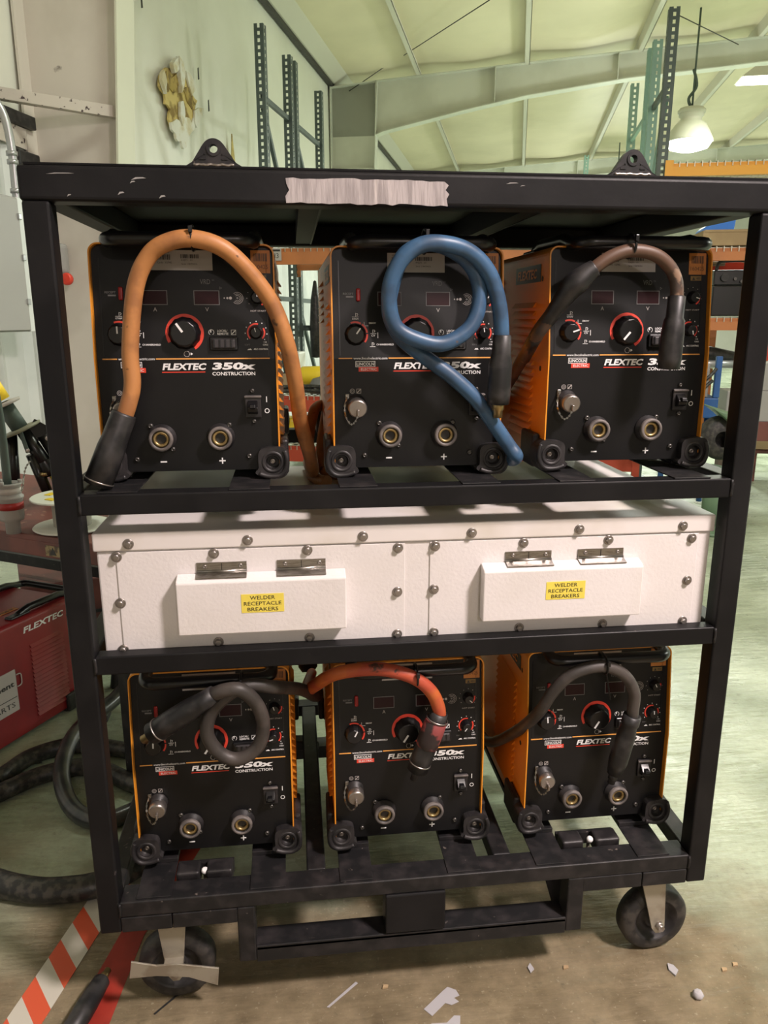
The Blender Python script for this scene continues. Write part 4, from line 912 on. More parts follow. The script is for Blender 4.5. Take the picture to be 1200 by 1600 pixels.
    x = 0.2675
    while x < 0.290: w_ = rnd.choice((0.0006, 0.0012)); b.box(x, x + w_, -0.001, 0, 0.3565, 0.3695, INK); x += w_ + 0.0008
    b.text('160425', 0.266, 0.3440, 0.0070, -0.0008, mat('label_brown_ink', (0.16, 0.06, 0.02), 0.5), w=0.026)
    b.box(0.2670, 0.2875, -0.0008, 0, 0.3265, 0.3345, mat('label_ochre', (0.20, 0.12, 0.03), 0.5)); b.prism([(0.2700, 0.3275), (0.2755, 0.3275), (0.2728, 0.3330)], 'y', -0.001, 0, INK); b.text('480', 0.2775, 0.3285, 0.004, -0.0008, INK, w=0.008)
    b.warp(wf); b.build('warning_label', fp, label='orange warning label')
    # knobs
    def knob(x, z, r, h, ang, name='knob'):
        o = bpy.data.objects.new(name, None)
        b = B(); b.lathe([(r * 1.12, 0), (r * 1.12, h * 0.18), (r * 0.98, h * 0.3), (r * 0.90, h * 0.92), (r * 0.80, h), (0, h)], (0, 0, 0), (0, -1, 0), 48, PLA, lobes=(12, 0.022))
        k = b.build(name, fp, (x, off(z), z)); k.rotation_euler = (0, ang, 0)
        b = B(); b.box(-r * 0.075, r * 0.075, -h - 0.0008, -h + 0.0004, r * 0.10, r * 0.82, PW); b.build('pointer', k)
        return k
    knob(0.040, 0.236, 0.0165, 0.016, 0.0); knob(0.148, 0.238, 0.0240, 0.020, -0.55); knob(0.268, 0.239, 0.0098, 0.013, -0.35); knob(0.272, 0.297, 0.0098, 0.013, 0.0)
    # remote switch, power switch
    b = B(); b.box(0.189, 0.237, -0.006, 0, 0.209, 0.2325, PLA, 0.0025, 3); b.box(0.193, 0.233, -0.0105, -0.004, 0.2125, 0.229, RUB, 0.003, 3)
    for k in range(4): b.box(0.196 + 0.0095 * k, 0.1985 + 0.0095 * k, -0.0115, -0.01, 0.214, 0.2275, PLA)
    b.warp(wf); b.build('remote_switch', fp)
    b = B(); b.box(0.244, 0.2725, -0.005, 0, 0.0930, 0.1330, RUB, 0.002); b.box(0.2435, 0.2730, -0.0075, -0.003, 0.1285, 0.1320, LBG if False else SOCK, 0.001); b.prism([(-0.005, 0.100), (-0.016, 0.104), (-0.019, 0.112), (-0.010, 0.120), (-0.005, 0.124)], 'x', 0.249, 0.2665, PLA, 0.0012); b.prism([(-0.012, 0.108), (-0.024, 0.112), (-0.022, 0.118), (-0.012, 0.118)], 'x', 0.253, 0.2625, PLA, 0.001); b.warp(wf); b.build('power_switch', fp)
    # receptacle rocker, red
    b = B(); b.box(0.0425, 0.0500, -0.0040, 0, 0.2920, 0.3140, PDR, 0.0025, 3); b.warp(wf); b.build('red_rocker', fp, label='small red rocker')
    # control connector with chained cap
    b = B(); b.lathe([(0.018, 0), (0.018, 0.004), (0.014, 0.005), (0.014, 0.016), (0, 0.016)], (0.040, 0, 0.115), (0, -1, 0), 24, RUB); b.warp(wf); cc = b.build('control_connector', fp)
    b = B(); b.lathe([(0.0155, 0.008), (0.0165, 0.010), (0.0165, 0.026), (0.014, 0.029), (0, 0.0295)], (0.041, 0, 0.113), (0, -1, -0.12), 24, BOLT); b.box(0.039, 0.043, -0.037, -0.028, 0.098, 0.109, BOLT, 0.001); b.warp(wf); b.build('cap', cc)
    b = B(); P = catmull([Vector((0.024, -0.004, 0.128)), Vector((0.019, -0.012, 0.112)), Vector((0.021, -0.018, 0.095)), Vector((0.029, -0.024, 0.083)), Vector((0.036, -0.03, 0.088)), Vector((0.041, -0.034, 0.100))], 4)
    for i in range(len(P) - 1): b.bar(P[i], P[i + 1], 0.0034 if i % 2 else 0.0012, 0.0012 if i % 2 else 0.0034, STL)
    b.box(0.021, 0.028, -0.004, 0, 0.124, 0.134, STL, 0.001); b.warp(wf); b.build('cap_chain', cc)
    # output sockets
    for x in (0.0995, 0.2000):
        b = B(); b.lathe([(0, 0), (0.0245, 0), (0.0245, 0.003), (0.021, 0.005), (0.0205, 0.019), (0.0190, 0.0205), (0.0150, 0.0205), (0.0145, 0.010), (0, 0.010)], (x, 0, 0.060), (0, -1, 0), 36, RUB)
        b.lathe([(0.0207, 0.014), (0.0208, 0.019), (0.0190, 0.0212), (0.0150, 0.0212), (0.0148, 0.012)], (x, 0, 0.060), (0, -1, 0), 36, SOCK); b.warp(wf); so = b.build('output_socket', fp)
        b = B(); b.lathe([(0.0146, 0.009), (0.0143, 0.017), (0.0095, 0.0175), (0.0085, 0.015), (0.0080, 0.006)], (x, 0, 0.060), (0, -1, 0), 30, BRS); b.lathe([(0.0080, 0.0108), (0, 0.0107)], (x, 0, 0.060), (0, -1, 0), 24, INK); b.warp(wf); b.build('brass_insert', so)
    for (x, z, r) in ((0.081, 0.081, 0.0052), (0.1165, 0.040, 0.0045), (0.2155, 0.081, 0.0048), (0.2575, 0.1400, 0.0042), (0.2590, 0.0870, 0.0042), (0.0545, 0.0230, 0.0048), (0.2480, 0.0250, 0.0052)):
        b = B(); b.lathe([(0, 0), (r, 0), (r, 0.0025), (r * 0.6, 0.0042), (r * 0.35, 0.0042), (r * 0.3, 0.0030), (0, 0.0030)], (x, 0, z), (0, -1, 0), 10, SCR)
        b.warp(wf); b.build('screw', fp)
    # corner bumpers
    def bumper(sx, front):
        b = B(); X = lambda v: v if sx < 0 else WM - v
        def pr(poly, axis, a, c, bev): b.prism([(X(p[0]), p[1]) for p in poly], axis, a, c, RUB, bev)
        o_ = [(0.030, 0.040), (0.010, 0.043), (-0.003, 0.043), (-0.010, 0.040), (-0.016, 0.030), (-0.0175, 0.012), (-0.014, -0.004), (-0.003, -0.013), (0.018, -0.014), (0.040, -0.006), (0.042, 0.0), (0.037, 0.006), (0.037, 0.030)]
        out = catmull([Vector((X(p[0]), p[1], 0)) for p in o_], 3, True)
        y0, y1 = (-0.017, 0.020) if front else (0.556, 0.590)
        holed(b, [(p.x, p.y) for p in out], (X(0.012), 0.016), 0.0125, y0, y1, RUB)
        c = (X(0.012), y0 + 0.001, 0.016)
        if front:
            b.lathe([(0.0215, 0.004), (0.0205, -0.0005), (0.017, -0.0030), (0.0135, -0.0010), (0.0120, 0.004), (0.0105, 0.012), (0, 0.012)], c, (0, 1, 0), 28, RUB)
            b.lathe([(0, 0), (0.0058, 0), (0.0058, -0.003), (0.0035, -0.0042), (0.002, -0.0042), (0.0018, -0.003), (0, -0.003)], (c[0], y0 + 0.013, 0.016), (0, 1, 0), 12, BOLT)
            P = [(X(0.036), y0 - 0.0005, -0.004), (X(0.020), y0 - 0.001, -0.009), (X(0.0), y0 - 0.001, -0.008), (X(-0.011), y0 - 0.001, 0.004), (X(-0.013), y0 - 0.001, 0.022), (X(-0.009), y0, 0.036)]
            b.tube(P, 0.0045, 8, RUB, 4)
        a, c2 = (0.012, 0.085) if front else (0.50, 0.565)
        xs = sorted((X(-0.016), X(-0.002)))
        b.box(xs[0], xs[1], a, c2, -0.012, 0.052, RUB, 0.005, 2); xs = sorted((X(-0.004), X(0.040))); b.box(xs[0], xs[1], a, c2, -0.0130, 0.001, RUB, 0.003, 2)
        b.warp(wf); b.build('corner_bumper', t)
    for sx in (-1, 1):
        for fr in (True, False): bumper(sx, fr)
    # carry handle: a loop of black tube on top
    b = B(); pts = []
    hx0, hx1, hy0, hr, hz = 0.036, 0.270, -0.047, 0.026, H + 0.0035
    pts += [(hx0, 0.215, H - 0.002), (hx0, 0.200, H + 0.006), (hx0, 0.16, H + 0.016), (hx0, 0.03, H + 0.0145), (hx0, -0.005, H + 0.006)]
    for (cx_, cy_, a0) in ((hx0 + hr, hy0 + hr, 180), (hx1 - hr, hy0 + hr, 270)):
        for i in range(6): a = math.radians(a0 + 18 * i); pts.append((cx_ + hr * math.cos(a), cy_ + hr * math.sin(a), hz))
    pts += [(hx1, -0.005, H + 0.006), (hx1, 0.03, H + 0.0145), (hx1, 0.16, H + 0.016), (hx1, 0.200, H + 0.006), (hx1, 0.215, H - 0.002)]
    b.tube(pts, 0.0118, 12, PLA, 1)
    for x in (hx0, hx1): b.box(x - 0.015, x + 0.015, 0.165, 0.245, H, H + 0.009, PLA, 0.004)
    b.build('carry_handle', t)
    return t
G6 = 'black and orange welders on the rack'
wa = make_welder('welding_power_source', 'black and orange welder on the upper shelf, leftmost, under the brown cable', ORG, G6)
def setpos(o, k): x, z = MX[k]; o.location = (x, 0.107, z)
LAB = {'b': 'black and orange welder on the upper shelf, middle, behind the looped blue cable', 'c': 'black and orange welder on the upper shelf, rightmost, showing its orange louvred flank',
       'd': 'black and orange welder on the bottom shelf, leftmost, behind the dark looped cable', 'e': 'black and orange welder on the bottom shelf, middle, behind the orange cable', 'f': 'black and orange welder on the bottom shelf, rightmost, behind the dark arched cable'}
ANG = {'a': (0.0, -0.60, -0.25, 0.0), 'b': (0.62, -2.45, -0.2, 0.75), 'c': (1.25, -2.45, 2.9, 1.9), 'd': (0.05, -2.55, -1.9, -0.3), 'e': (0.45, -2.6, -2.5, 0.8 + 1.5), 'f': (2.9 - 3.0, -2.6, -0.1, -0.45)}
ws = {'a': wa}
for k in 'bcdef': ws[k] = dup(wa, (0, 0, 0), 0.0, LAB[k], G6)
for k, o in ws.items():
    setpos(o, k)
    fpn = [c for c in kids(o) if c.name.startswith('front_panel')][0]
    ks = sorted([c for c in kids(fpn) if c.name.startswith('knob')], key=lambda c: (round(c.location.x, 3)))
    for kk, a in zip(ks, ANG[k]): kk.rotation_euler = (0, a, 0)

# ------------------------------------------------------------------ welding cables hung on the welders
CBR = mat('brown_orange_cable', (0.46, 0.20, 0.065), 0.5, col2=(0.33, 0.14, 0.05), scale=22, spots=((0.10, 0.05, 0.025), 30, 0.66))
CBL = mat('blue_cable', (0.045, 0.11, 0.21), 0.42, col2=(0.035, 0.075, 0.14), scale=22, spots=((0.12, 0.09, 0.08), 35, 0.70))
CDB = mat('dark_brown_cable', (0.10, 0.055, 0.035), 0.5, col2=(0.055, 0.038, 0.030), scale=22, spots=((0.22, 0.14, 0.09), 24, 0.64))
CDK = mat('dark_grey_cable', (0.040, 0.035, 0.032), 0.5, col2=(0.065, 0.055, 0.050), scale=22, spots=((0.16, 0.12, 0.10), 30, 0.70))
COR = mat('orange_cable', (0.50, 0.12, 0.03), 0.5, col2=(0.42, 0.07, 0.035), scale=16, spots=((0.07, 0.03, 0.02), 26, 0.66))
PKT = mat('faded_red_tape', (0.26, 0.055, 0.055), 0.55, col2=(0.03, 0.02, 0.02), scale=26, thr=(0.52, 0.58))
def cable(label, pts, m, r, extra, sleeve):
    t = thing('welding_cable', label, 'cable', (0, 0, 0))
    b = B(); b.tube(pts, r, 14, m, 7); b.build('cable', t)
    prof, p0, p1 = sleeve
    b = B(); b.lathe(prof, p0, Vector(p1) - Vector(p0), 24, SLV); s_ = b.build('connector_sleeve', t)
    for (nm, fn) in extra: b = B(); fn(b); b.build(nm, s_ if nm in ('brass_tip', 'clamp_ring', 'red_tape') else t)
    return t
def zip_tie(p, w=0.016):
    def f(b):
        x, y, z = p
        b.tube([(x + 0.0 , y + 0.027 * math.cos(a), z + 0.019 * math.sin(a)) for a in [2 * PI * i / 12 for i in range(12)]], 0.0022, 6, PLA, 2, closed=True)
        b.box(x - 0.003, x + 0.003, y - 0.031, y - 0.025, z + 0.006, z + 0.016, PLA, 0.0008)
    return ('zip_tie', f)
def rings(p0, p1, r, ts):
    p0, p1 = Vector(p0), Vector(p1); d = (p1 - p0)
    def f(b):
        for k in ts: b.lathe([(r, 0), (r + 0.0014, 0.0005), (r + 0.0014, 0.0022), (r, 0.003)], p0 + d * k, d, 24, BOLT)
    return ('clamp_ring', f)
def tip(p, d, r, l, m=BRS):
    def f(b): b.lathe([(0, 0), (r, 0), (r, l * 0.55), (r * 0.78, l * 0.6), (r * 0.78, l), (0, l)], p, d, 18, m)
    return ('brass_tip', f)
A0, A1 = Vector((0.1135, 0.047, 1.181)), Vector((0.064, 0.030, 1.064))
LA = (A1 - A0).length
cable('brown orange welding cable arched over the upper left welder', [(0.1115, 0.046, 1.172), (0.121, 0.046, 1.195), (0.130, 0.048, 1.229), (0.131, 0.048, 1.286), (0.147, 0.045, 1.381), (0.172, 0.040, 1.429), (0.203, 0.033, 1.449), (0.241, 0.031, 1.455), (0.285, 0.034, 1.443), (0.323, 0.045, 1.411), (0.362, 0.060, 1.357), (0.384, 0.07, 1.294), (0.397, 0.10, 1.222), (0.405, 0.15, 1.148), (0.422, 0.25, 1.07), (0.43, 0.38, 1.01), (0.425, 0.56, 0.997)],
      CBR, 0.0138, [zip_tie((0.241, 0.046, 1.457)), rings(A0, A1, 0.0235, (0.93,))], ([(0.012, 0.0), (0.0195, 0.0), (0.0205, 0.004), (0.0215, LA * 0.35), (0.0235, LA * 0.5), (0.0238, LA * 0.99), (0.0200, LA), (0.014, LA + 0.001), (0.013, LA - 0.02), (0, LA - 0.02)], A0, A1))
B0, B1 = Vector((0.746, 0.030, 1.305)), Vector((0.745, 0.036, 1.190))
LB = (B1 - B0).length
cable('blue welding cable looped in a ring over the upper middle welder', [(0.746, 0.031, 1.297), (0.739, 0.028, 1.352), (0.72, 0.024, 1.403), (0.686, 0.016, 1.436), (0.642, 0.006, 1.449), (0.599, 0.004, 1.446), (0.565, 0.008, 1.417), (0.551, 0.014, 1.371), (0.562, 0.018, 1.321), (0.603, 0.020, 1.298), (0.647, 0.024, 1.293), (0.691, 0.030, 1.320), (0.707, 0.036, 1.367), (0.698, 0.038, 1.408), (0.668, 0.035, 1.437), (0.621, 0.033, 1.452), (0.579, 0.036, 1.434), (0.561, 0.040, 1.392), (0.555, 0.046, 1.346), (0.574, 0.050, 1.305), (0.613, 0.052, 1.273), (0.664, 0.050, 1.237), (0.71, 0.050, 1.196), (0.744, 0.056, 1.152), (0.774, 0.060, 1.112), (0.787, 0.058, 1.094), (0.788, 0.085, 1.083), (0.786, 0.15, 1.076), (0.795, 0.3, 1.04), (0.79, 0.5, 0.997)],
      CBL, 0.0132, [zip_tie((0.612, 0.036, 1.455)), tip(B1 + Vector((0, 0, 0.006)), (0, 0, -1), 0.0105, 0.030), rings(B0, B1, 0.0185, (0.86,))],
      ([(0.0130, -0.002), (0.0155, 0), (0.0165, 0.03), (0.0200, 0.048), (0.0200, 0.100), (0.0190, LB), (0, LB)], B0, B1))
C0, C1 = Vector((1.0550, 0.038, 1.370)), Vector((1.0525, 0.040, 1.247))
LC = (C1 - C0).length
sl0, sl1 = Vector((0.902, 0.037, 1.4145)), Vector((0.815, 0.088, 1.297)); LS = (sl1 - sl0).length
cable('dark brown welding cable arched over the upper right welder, black sleeved', [(0.845, 0.50, 1.10), (0.835, 0.35, 1.17), (0.822, 0.2, 1.235), (0.819, 0.10, 1.290), (0.842, 0.065, 1.337), (0.868, 0.046, 1.384), (0.895, 0.038, 1.409), (0.926, 0.034, 1.432), (0.963, 0.033, 1.444), (1.004, 0.034, 1.439), (1.034, 0.037, 1.421), (1.051, 0.038, 1.395), (1.055, 0.038, 1.362)],
      CDB, 0.0112, [zip_tie((0.966, 0.046, 1.452)), rings(sl0, sl1, 0.0125, (0.01,)),
      ('splice_sleeve', lambda b: b.tube([(0.904, 0.037, 1.416), (0.893, 0.039, 1.408), (0.880, 0.042, 1.396), (0.868, 0.046, 1.384), (0.854, 0.055, 1.361), (0.841, 0.066, 1.337), (0.830, 0.083, 1.316), (0.8205, 0.098, 1.292), (0.822, 0.15, 1.262)], lambda k: 0.0125 + 0.0075 * math.exp(-((k - 0.30) / 0.20) ** 2) + 0.0015 * (1 - k), 16, SLV, 5))],
      ([(0.0115, -0.002), (0.0145, 0), (0.0150, 0.035), (0.0175, 0.040), (0.0195, 0.060), (0.0200, 0.105), (0.0185, LC), (0, LC + 0.002)], C0, C1))
D0, D1 = Vector((0.236, 0.016, 0.679)), Vector((0.117, 0.040, 0.594))
LD = (D1 - D0).length
cable('dark grey welding cable with one loop over the lower left welder', [(0.43, 0.55, 0.42), (0.425, 0.30, 0.515), (0.392, 0.15, 0.610), (0.345, 0.055, 0.666), (0.298, 0.033, 0.684), (0.258, 0.031, 0.668), (0.226, 0.032, 0.633), (0.217, 0.034, 0.588), (0.239, 0.036, 0.546), (0.273, 0.036, 0.533), (0.308, 0.034, 0.558), (0.320, 0.028, 0.605), (0.310, 0.016, 0.655), (0.284, 0.004, 0.690), (0.255, 0.006, 0.690), (0.232, 0.018, 0.676)],
      CDK, 0.0128, [zip_tie((0.283, 0.040, 0.686)), tip(D1 + Vector((0.006, 0, 0.003)), D1 - D0, 0.0105, 0.030), rings(D0, D1, 0.0210, (0.88,))],
      ([(0.013, 0), (0.0160, 0), (0.0175, 0.03), (0.0205, 0.055), (0.0215, 0.100), (0.0210, LD), (0.012, LD + 0.002), (0, LD + 0.002)], D0, D1))
E0, E1 = Vector((0.653, 0.039, 0.603)), Vector((0.612, 0.046, 0.478))
LE = (E1 - E0).length
cable('orange welding cable arched over the lower middle welder', [(0.42, 0.55, 0.45), (0.402, 0.30, 0.53), (0.420, 0.14, 0.623), (0.451, 0.065, 0.680), (0.498, 0.042, 0.699), (0.551, 0.033, 0.700), (0.603, 0.033, 0.680), (0.636, 0.036, 0.648), (0.651, 0.038, 0.612), (0.652, 0.040, 0.590)],
      COR, 0.0128, [zip_tie((0.607, 0.045, 0.682)), tip(E1 + Vector((0.002, 0, 0.006)), E1 - E0, 0.009, 0.030, SLV), rings(E0, E1, 0.0205, (0.86, 0.10)),
      ('red_tape', lambda b: b.lathe([(0.0188, 0.018), (0.0210, 0.020), (0.0222, 0.040), (0.0222, 0.060), (0.0218, 0.074), (0.0205, 0.076)], E0, E1 - E0, 24, PKT))],
      ([(0.013, 0), (0.0170, 0), (0.0180, 0.02), (0.0200, 0.045), (0.0210, 0.10), (0.0205, LE), (0.013, LE + 0.002), (0, LE + 0.002)], E0, E1))
F0, F1 = Vector((1.0425, 0.041, 0.570)), Vector((1.0165, 0.046, 0.438))
LF = (F1 - F0).length
cable('dark welding cable arched over the lower right welder', [(0.83, 0.50, 0.33), (0.820, 0.3, 0.375), (0.835, 0.15, 0.482), (0.858, 0.070, 0.570), (0.879, 0.046, 0.630), (0.912, 0.036, 0.670), (0.968, 0.033, 0.684), (1.015, 0.036, 0.662), (1.040, 0.038, 0.622), (1.042, 0.040, 0.585), (1.042, 0.042, 0.56)],
      CDK, 0.0118, [zip_tie((0.975, 0.046, 0.684)), ('tie_tail', lambda b: b.bar((0.975, 0.028, 0.678), (1.003, 0.062, 0.595), 0.0025, 0.0012, SLV)), tip(F1, F1 - F0, 0.0095, 0.022, SLV)],
      ([(0.012, 0), (0.0175, 0), (0.0180, 0.018), (0.0155, 0.024), (0.0185, 0.045), (0.0190, 0.105), (0.0140, LF), (0, LF + 0.002)], F0, F1))
# supply cables behind the welders on the shelf
for k, (pts, l) in enumerate((([(0.46, 0.60, 1.13), (0.44, 0.55, 1.12), (0.425, 0.5, 1.05), (0.43, 0.42, 0.994), (0.46, 0.35, 0.994)], 'brown supply cable curving down behind the upper middle welder, left strand'), ([(0.475, 0.62, 1.14), (0.47, 0.58, 1.11), (0.455, 0.52, 1.04), (0.46, 0.46, 0.994), (0.50, 0.42, 0.994)], 'brown supply cable curving down behind the upper middle welder, right strand'))):
    b = B(); b.tube(pts, 0.0125, 10, CBR, 6); tag(b.build('supply_cable', None), l, 'cable')
b = B(); b.tube([(0.44, 0.70, 0.64), (0.42, 0.62, 0.70), (0.405, 0.56, 0.66), (0.40, 0.52, 0.60), (0.42, 0.5, 0.56)], 0.018, 10, SLV, 6); b.tube([(0.47, 0.66, 0.66), (0.45, 0.6, 0.70), (0.43, 0.55, 0.67)], 0.012, 8, BOLT, 5)
tag(b.build('cable_bundle', None), 'dark bundle of cable and hardware between the lower left and middle welders', 'cable')
for x, l in ((0.386, 'black round plug at the back between the lower left and middle welders, left one'), (0.437, 'black round plug at the back between the lower left and middle welders, right one')):
    b = B(); b.lathe([(0, 0), (0.020, 0), (0.034, 0.01), (0.034, 0.035), (0.02, 0.05), (0, 0.05)], (x, 0.655, 0.44), (1 if x < 0.4 else -1, 0, 0), 18, RUB); tag(b.build('cable_plug', None), l, 'plug')

# ------------------------------------------------------------------ floor level, left side
def fb(name, pts, r, m, label): b = B(); b.tube(pts, r, 14, m, 8); return tag(b.build(name, None), label, 'hose')
fb('power_cable', [(-0.70, 0.50, 0.026), (-0.60, 0.68, 0.026), (-0.494, 0.848, 0.026), (-0.436, 0.951, 0.026), (-0.336, 1.001, 0.026), (-0.234, 0.982, 0.026), (-0.10, 0.93, 0.026), (0.05, 0.90, 0.026), (0.25, 0.90, 0.026)], 0.025, HOSE, 'thick black power cable on the floor before the red welder, farther strand')
fb('power_cable', [(-0.75, 0.40, 0.028), (-0.60, 0.62, 0.028), (-0.465, 0.762, 0.028), (-0.382, 0.835, 0.028), (-0.285, 0.869, 0.028), (-0.20, 0.845, 0.028), (-0.08, 0.75, 0.028), (0.06, 0.68, 0.028), (0.3, 0.66, 0.028)], 0.026, HOSE, 'thick black power cable on the floor before the red welder, nearer strand')
fb('power_cable', [(0.06, 1.35, 0.10), (-0.06, 1.31, 0.16), (-0.173, 1.235, 0.13), (-0.235, 1.145, 0.095), (-0.290, 1.040, 0.085), (-0.312, 0.928, 0.080), (-0.304, 0.799, 0.060), (-0.262, 0.695, 0.035), (-0.201, 0.625, 0.025), (-0.13, 0.605, 0.025), (-0.04, 0.66, 0.025), (0.1, 0.72, 0.03)], 0.024, mat('shiny_grey_hose', (0.030, 0.034, 0.036), 0.28, col2=(0.055, 0.055, 0.05), scale=24), 'shiny dark hose bending in a U on the floor beside the rack post')
fb('power_cable', [(-0.60, 0.60, 0.031), (-0.45, 0.46, 0.031), (-0.345, 0.388, 0.031), (-0.249, 0.350, 0.031), (-0.174, 0.341, 0.031), (-0.09, 0.355, 0.031), (0.0, 0.43, 0.031), (0.10, 0.56, 0.031), (0.2, 0.6, 0.031)], 0.030, HOSE, 'thickest dusty black cable, nearest on the floor left of the rack')
b = B(); b.tube([(-0.53, 0.87, 0.006), (-0.49, 0.93, 0.012), (-0.45, 0.955, 0.01), (-0.41, 0.95, 0.004)], 0.003, 6, INK, 5); b.tube([(-0.54, 0.84, 0.004), (-0.50, 0.90, 0.008), (-0.475, 0.93, 0.004)], 0.003, 6, INK, 5)
tag(b.build('thin_wire', None), 'thin black wire scraps between the red welder and the black cables', 'wire')
b = B(); b.box(-0.30, -0.262, 1.17, 1.24, 0.0, 0.035, RUB, 0.008); b.cyl((-0.27, 1.2, 0.03), (-0.25, 1.21, 0.05), 0.008, m=RUB)
tag(b.build('rubber_block', None), 'small black rubber piece on the floor by the front corner of the red welder', 'rubber piece')
t = thing('pipe_stub', 'upright black pipe end seen through the lower left opening of the rack', 'pipe', (-0.290, 1.45, 0.0))
b = B(); b.lathe([(0.024, 0.0), (0.026, 0.10), (0.022, 0.10), (0.03, 0.14), (0.030, 0.20), (0.021, 0.20), (0.021, 0.12), (0, 0.12)], (0, 0, 0), (0.18, 0, 1), 20, RUB); b.build('pipe', t)

# red welder standing on the floor
red = make_welder('welding_power_source', 'dark red welder on the floor at the left edge, under the bench', REDC, 'none', red=True); del red['group']
red.location = (-0.384, 1.345, 0.015); red.rotation_euler = (0, 0, math.radians(151.8))
Rm = Matrix.Translation(red.location) @ Matrix.Rotation(math.radians(151.8), 4, 'Z')
# stickers and the document pocket on its flank / top (local coordinates of the red welder)
M_ = Matrix.Translation((-0.0022, 0, 0)) @ Matrix.Rotation(-PI / 2, 4, 'Z')
b = B(); b.box(-0.46, -0.275, -0.0015, 0, 0.095, 0.235, LBG, 0.002, mtx=M_); b.text('Equipment', -0.45, 0.175, 0.024, -0.0015, INK, w=0.165, bold=0.03, mtx=M_); b.text('PARTS', -0.385, 0.112, 0.017, -0.0015, INK, w=0.095, mtx=M_); b.box(-0.455, -0.28, -0.0022, -0.0012, 0.142, 0.144, INK, mtx=M_)
b.build('document_sign', red, label='pale printed sign on the flank')
b = B(); P = [(-0.275, 0, 0.215), (-0.262, 0, 0.215), (-0.256, 0, 0.208), (-0.256, 0, 0.182), (-0.262, 0, 0.175), (-0.275, 0, 0.175)]
b.tube([tuple(M_ @ Vector((p[0], -0.003, p[2]))) for p in P], 0.0022, 6, LBG, 2); b.build('sign_ring', red)
b = B(); b.lathe([(0, 0), (0.05, 0), (0.05, 0.001), (0, 0.001)], (0, 0, 0), (0, 0, 1), 24, mat('sticker_olive', (0.33, 0.33, 0.22), 0.5))
for v in b.bm.verts: v.co.x *= 0.55; v.co.y *= 1.1
b.text('AC', -0.028, -0.012, 0.022, 0, GRNP, w=0.05, bold=0.05, mtx=Matrix.Translation((0.0, 0, 0.0016)) @ Matrix.Rotation(-PI / 2, 4, 'Z') @ Matrix.Rotation(-PI / 2, 4, 'X'))
b.build('round_sticker', red, (0.15, 0.25, 0.3845), 0, label='olive oval sticker')
b = B(); b.box(-0.012, 0.012, -0.065, 0.065, 0, 0.001, LBO); b.text('480 VOLT', -0.055, -0.006, 0.012, 0, INK, w=0.11, bold=0.03, mtx=Matrix.Translation((0, 0, 0.0014)) @ Matrix.Rotation(-PI / 2, 4, 'Z') @ Matrix.Rotation(-PI / 2, 4, 'X'))
b.build('voltage_sticker', red, (0.095, 0.22, 0.3845), 0.0, label='orange lettered sticker')
t = thing('tool_case', 'dark red box in the shade under the bench behind the red welder', 'box', (-0.44, 1.80, 0.0), 0.35)
b = B(); b.box(-0.26, 0.2, -0.15, 0.2, 0.0, 0.36, BENCH, 0.006); b.prism([(-0.08, 0.36), (0.2, 0.36), (0.2, 0.50), (0.06, 0.50)], 'y', -0.1, 0.2, REDC, 0.005); b.build('body', t)
b = B()
for z in (0.10, 0.22): b.box(-0.2, 0.14, -0.156, -0.15, z, z + 0.012, INK)
b.build('slot', t)

# steel bench
bx, by = Vector((-0.862, 0.507, 0)), Vector((0.507, 0.862, 0))
def bp(a, c, z): return Vector((-0.085, 0.735, 0)) + bx * a + by * c + Vector((0, 0, z))
ben = thing('steel_bench', 'dark red steel bench behind the left side of the rack', 'bench', bp(0, 0, 0), math.atan2(-0.507, 0.862))
# local axes of the bench: +x right along the front edge, +y to the back
b = B(); b.box(-1.3, 0, 0, 0.62, 0.712, 0.75, BENCH, 0.003); b.build('bench_top', ben)
b = B(); b.box(-1.3, 0, -0.002, 0.03, 0.690, 0.735, BENCH, 0.003); b.build('front_channel', ben)
b = B(); b.box(-0.245, -0.125, -0.0032, -0.002, 0.697, 0.727, mat('dirty_label', (0.30, 0.24, 0.12), 0.6, col2=(0.08, 0.06, 0.04), scale=60)); b.prism([(-0.23, 0.701), (-0.205, 0.701), (-0.2175, 0.723)], 'y', -0.0036, -0.003, INK); b.build('warning_label', ben, label='grimy cream warning label')
for x in (-1.25, -0.07):
    for y in (0.04, 0.55):
        b = B(); b.box(x, x + 0.045, y, y + 0.045, 0, 0.712, BLKD, 0.003); b.build('leg', ben)
b = B(); b.box(-1.25, -0.06, 0.56, 0.58, 0.40, 0.44, BLKD); b.build('cross_bar', ben)

# grey pin and sleeve plug on the bench
t = thing('sleeve_plug', 'grey cylindrical pin and sleeve plug standing on the bench', 'plug', (-0.392, 0.905, 0.752))
b = B(); b.lathe([(0, 0), (0.0195, 0), (0.0195, 0.032), (0.030, 0.038), (0.033, 0.048), (0.033, 0.098), (0.036, 0.100), (0.036, 0.106), (0.031, 0.108), (0.031, 0.135), (0.034, 0.137), (0.034, 0.142), (0.026, 0.142), (0.026, 0.12), (0, 0.12)], (0, 0, 0), (0, 0, 1), 32, GRYP); b.build('body', t)
b = B(); b.lathe([(0.0335, 0.070), (0.0337, 0.070), (0.0337, 0.090), (0.0335, 0.090)], (0, 0, 0), (0, 0, 1), 48, PDR)
for v in list(b.bm.verts):
    pass
b.build('red_name_plate', t, label='worn red name plate')
b = B(); b.lathe([(0.0314, 0.113), (0.0316, 0.113), (0.0316, 0.130), (0.0314, 0.130)], (0, 0, 0), (0, 0, 1), 48, LBG); b.build('printed_band', t, label='pale printed band')
b = B(); b.tube([(0.0, -0.004, 0.14), (0, 0.0, 0.30), (-0.005, 0.0, 0.40)], 0.011, 12, DGRN, 4); b.build('cable_tail', t)
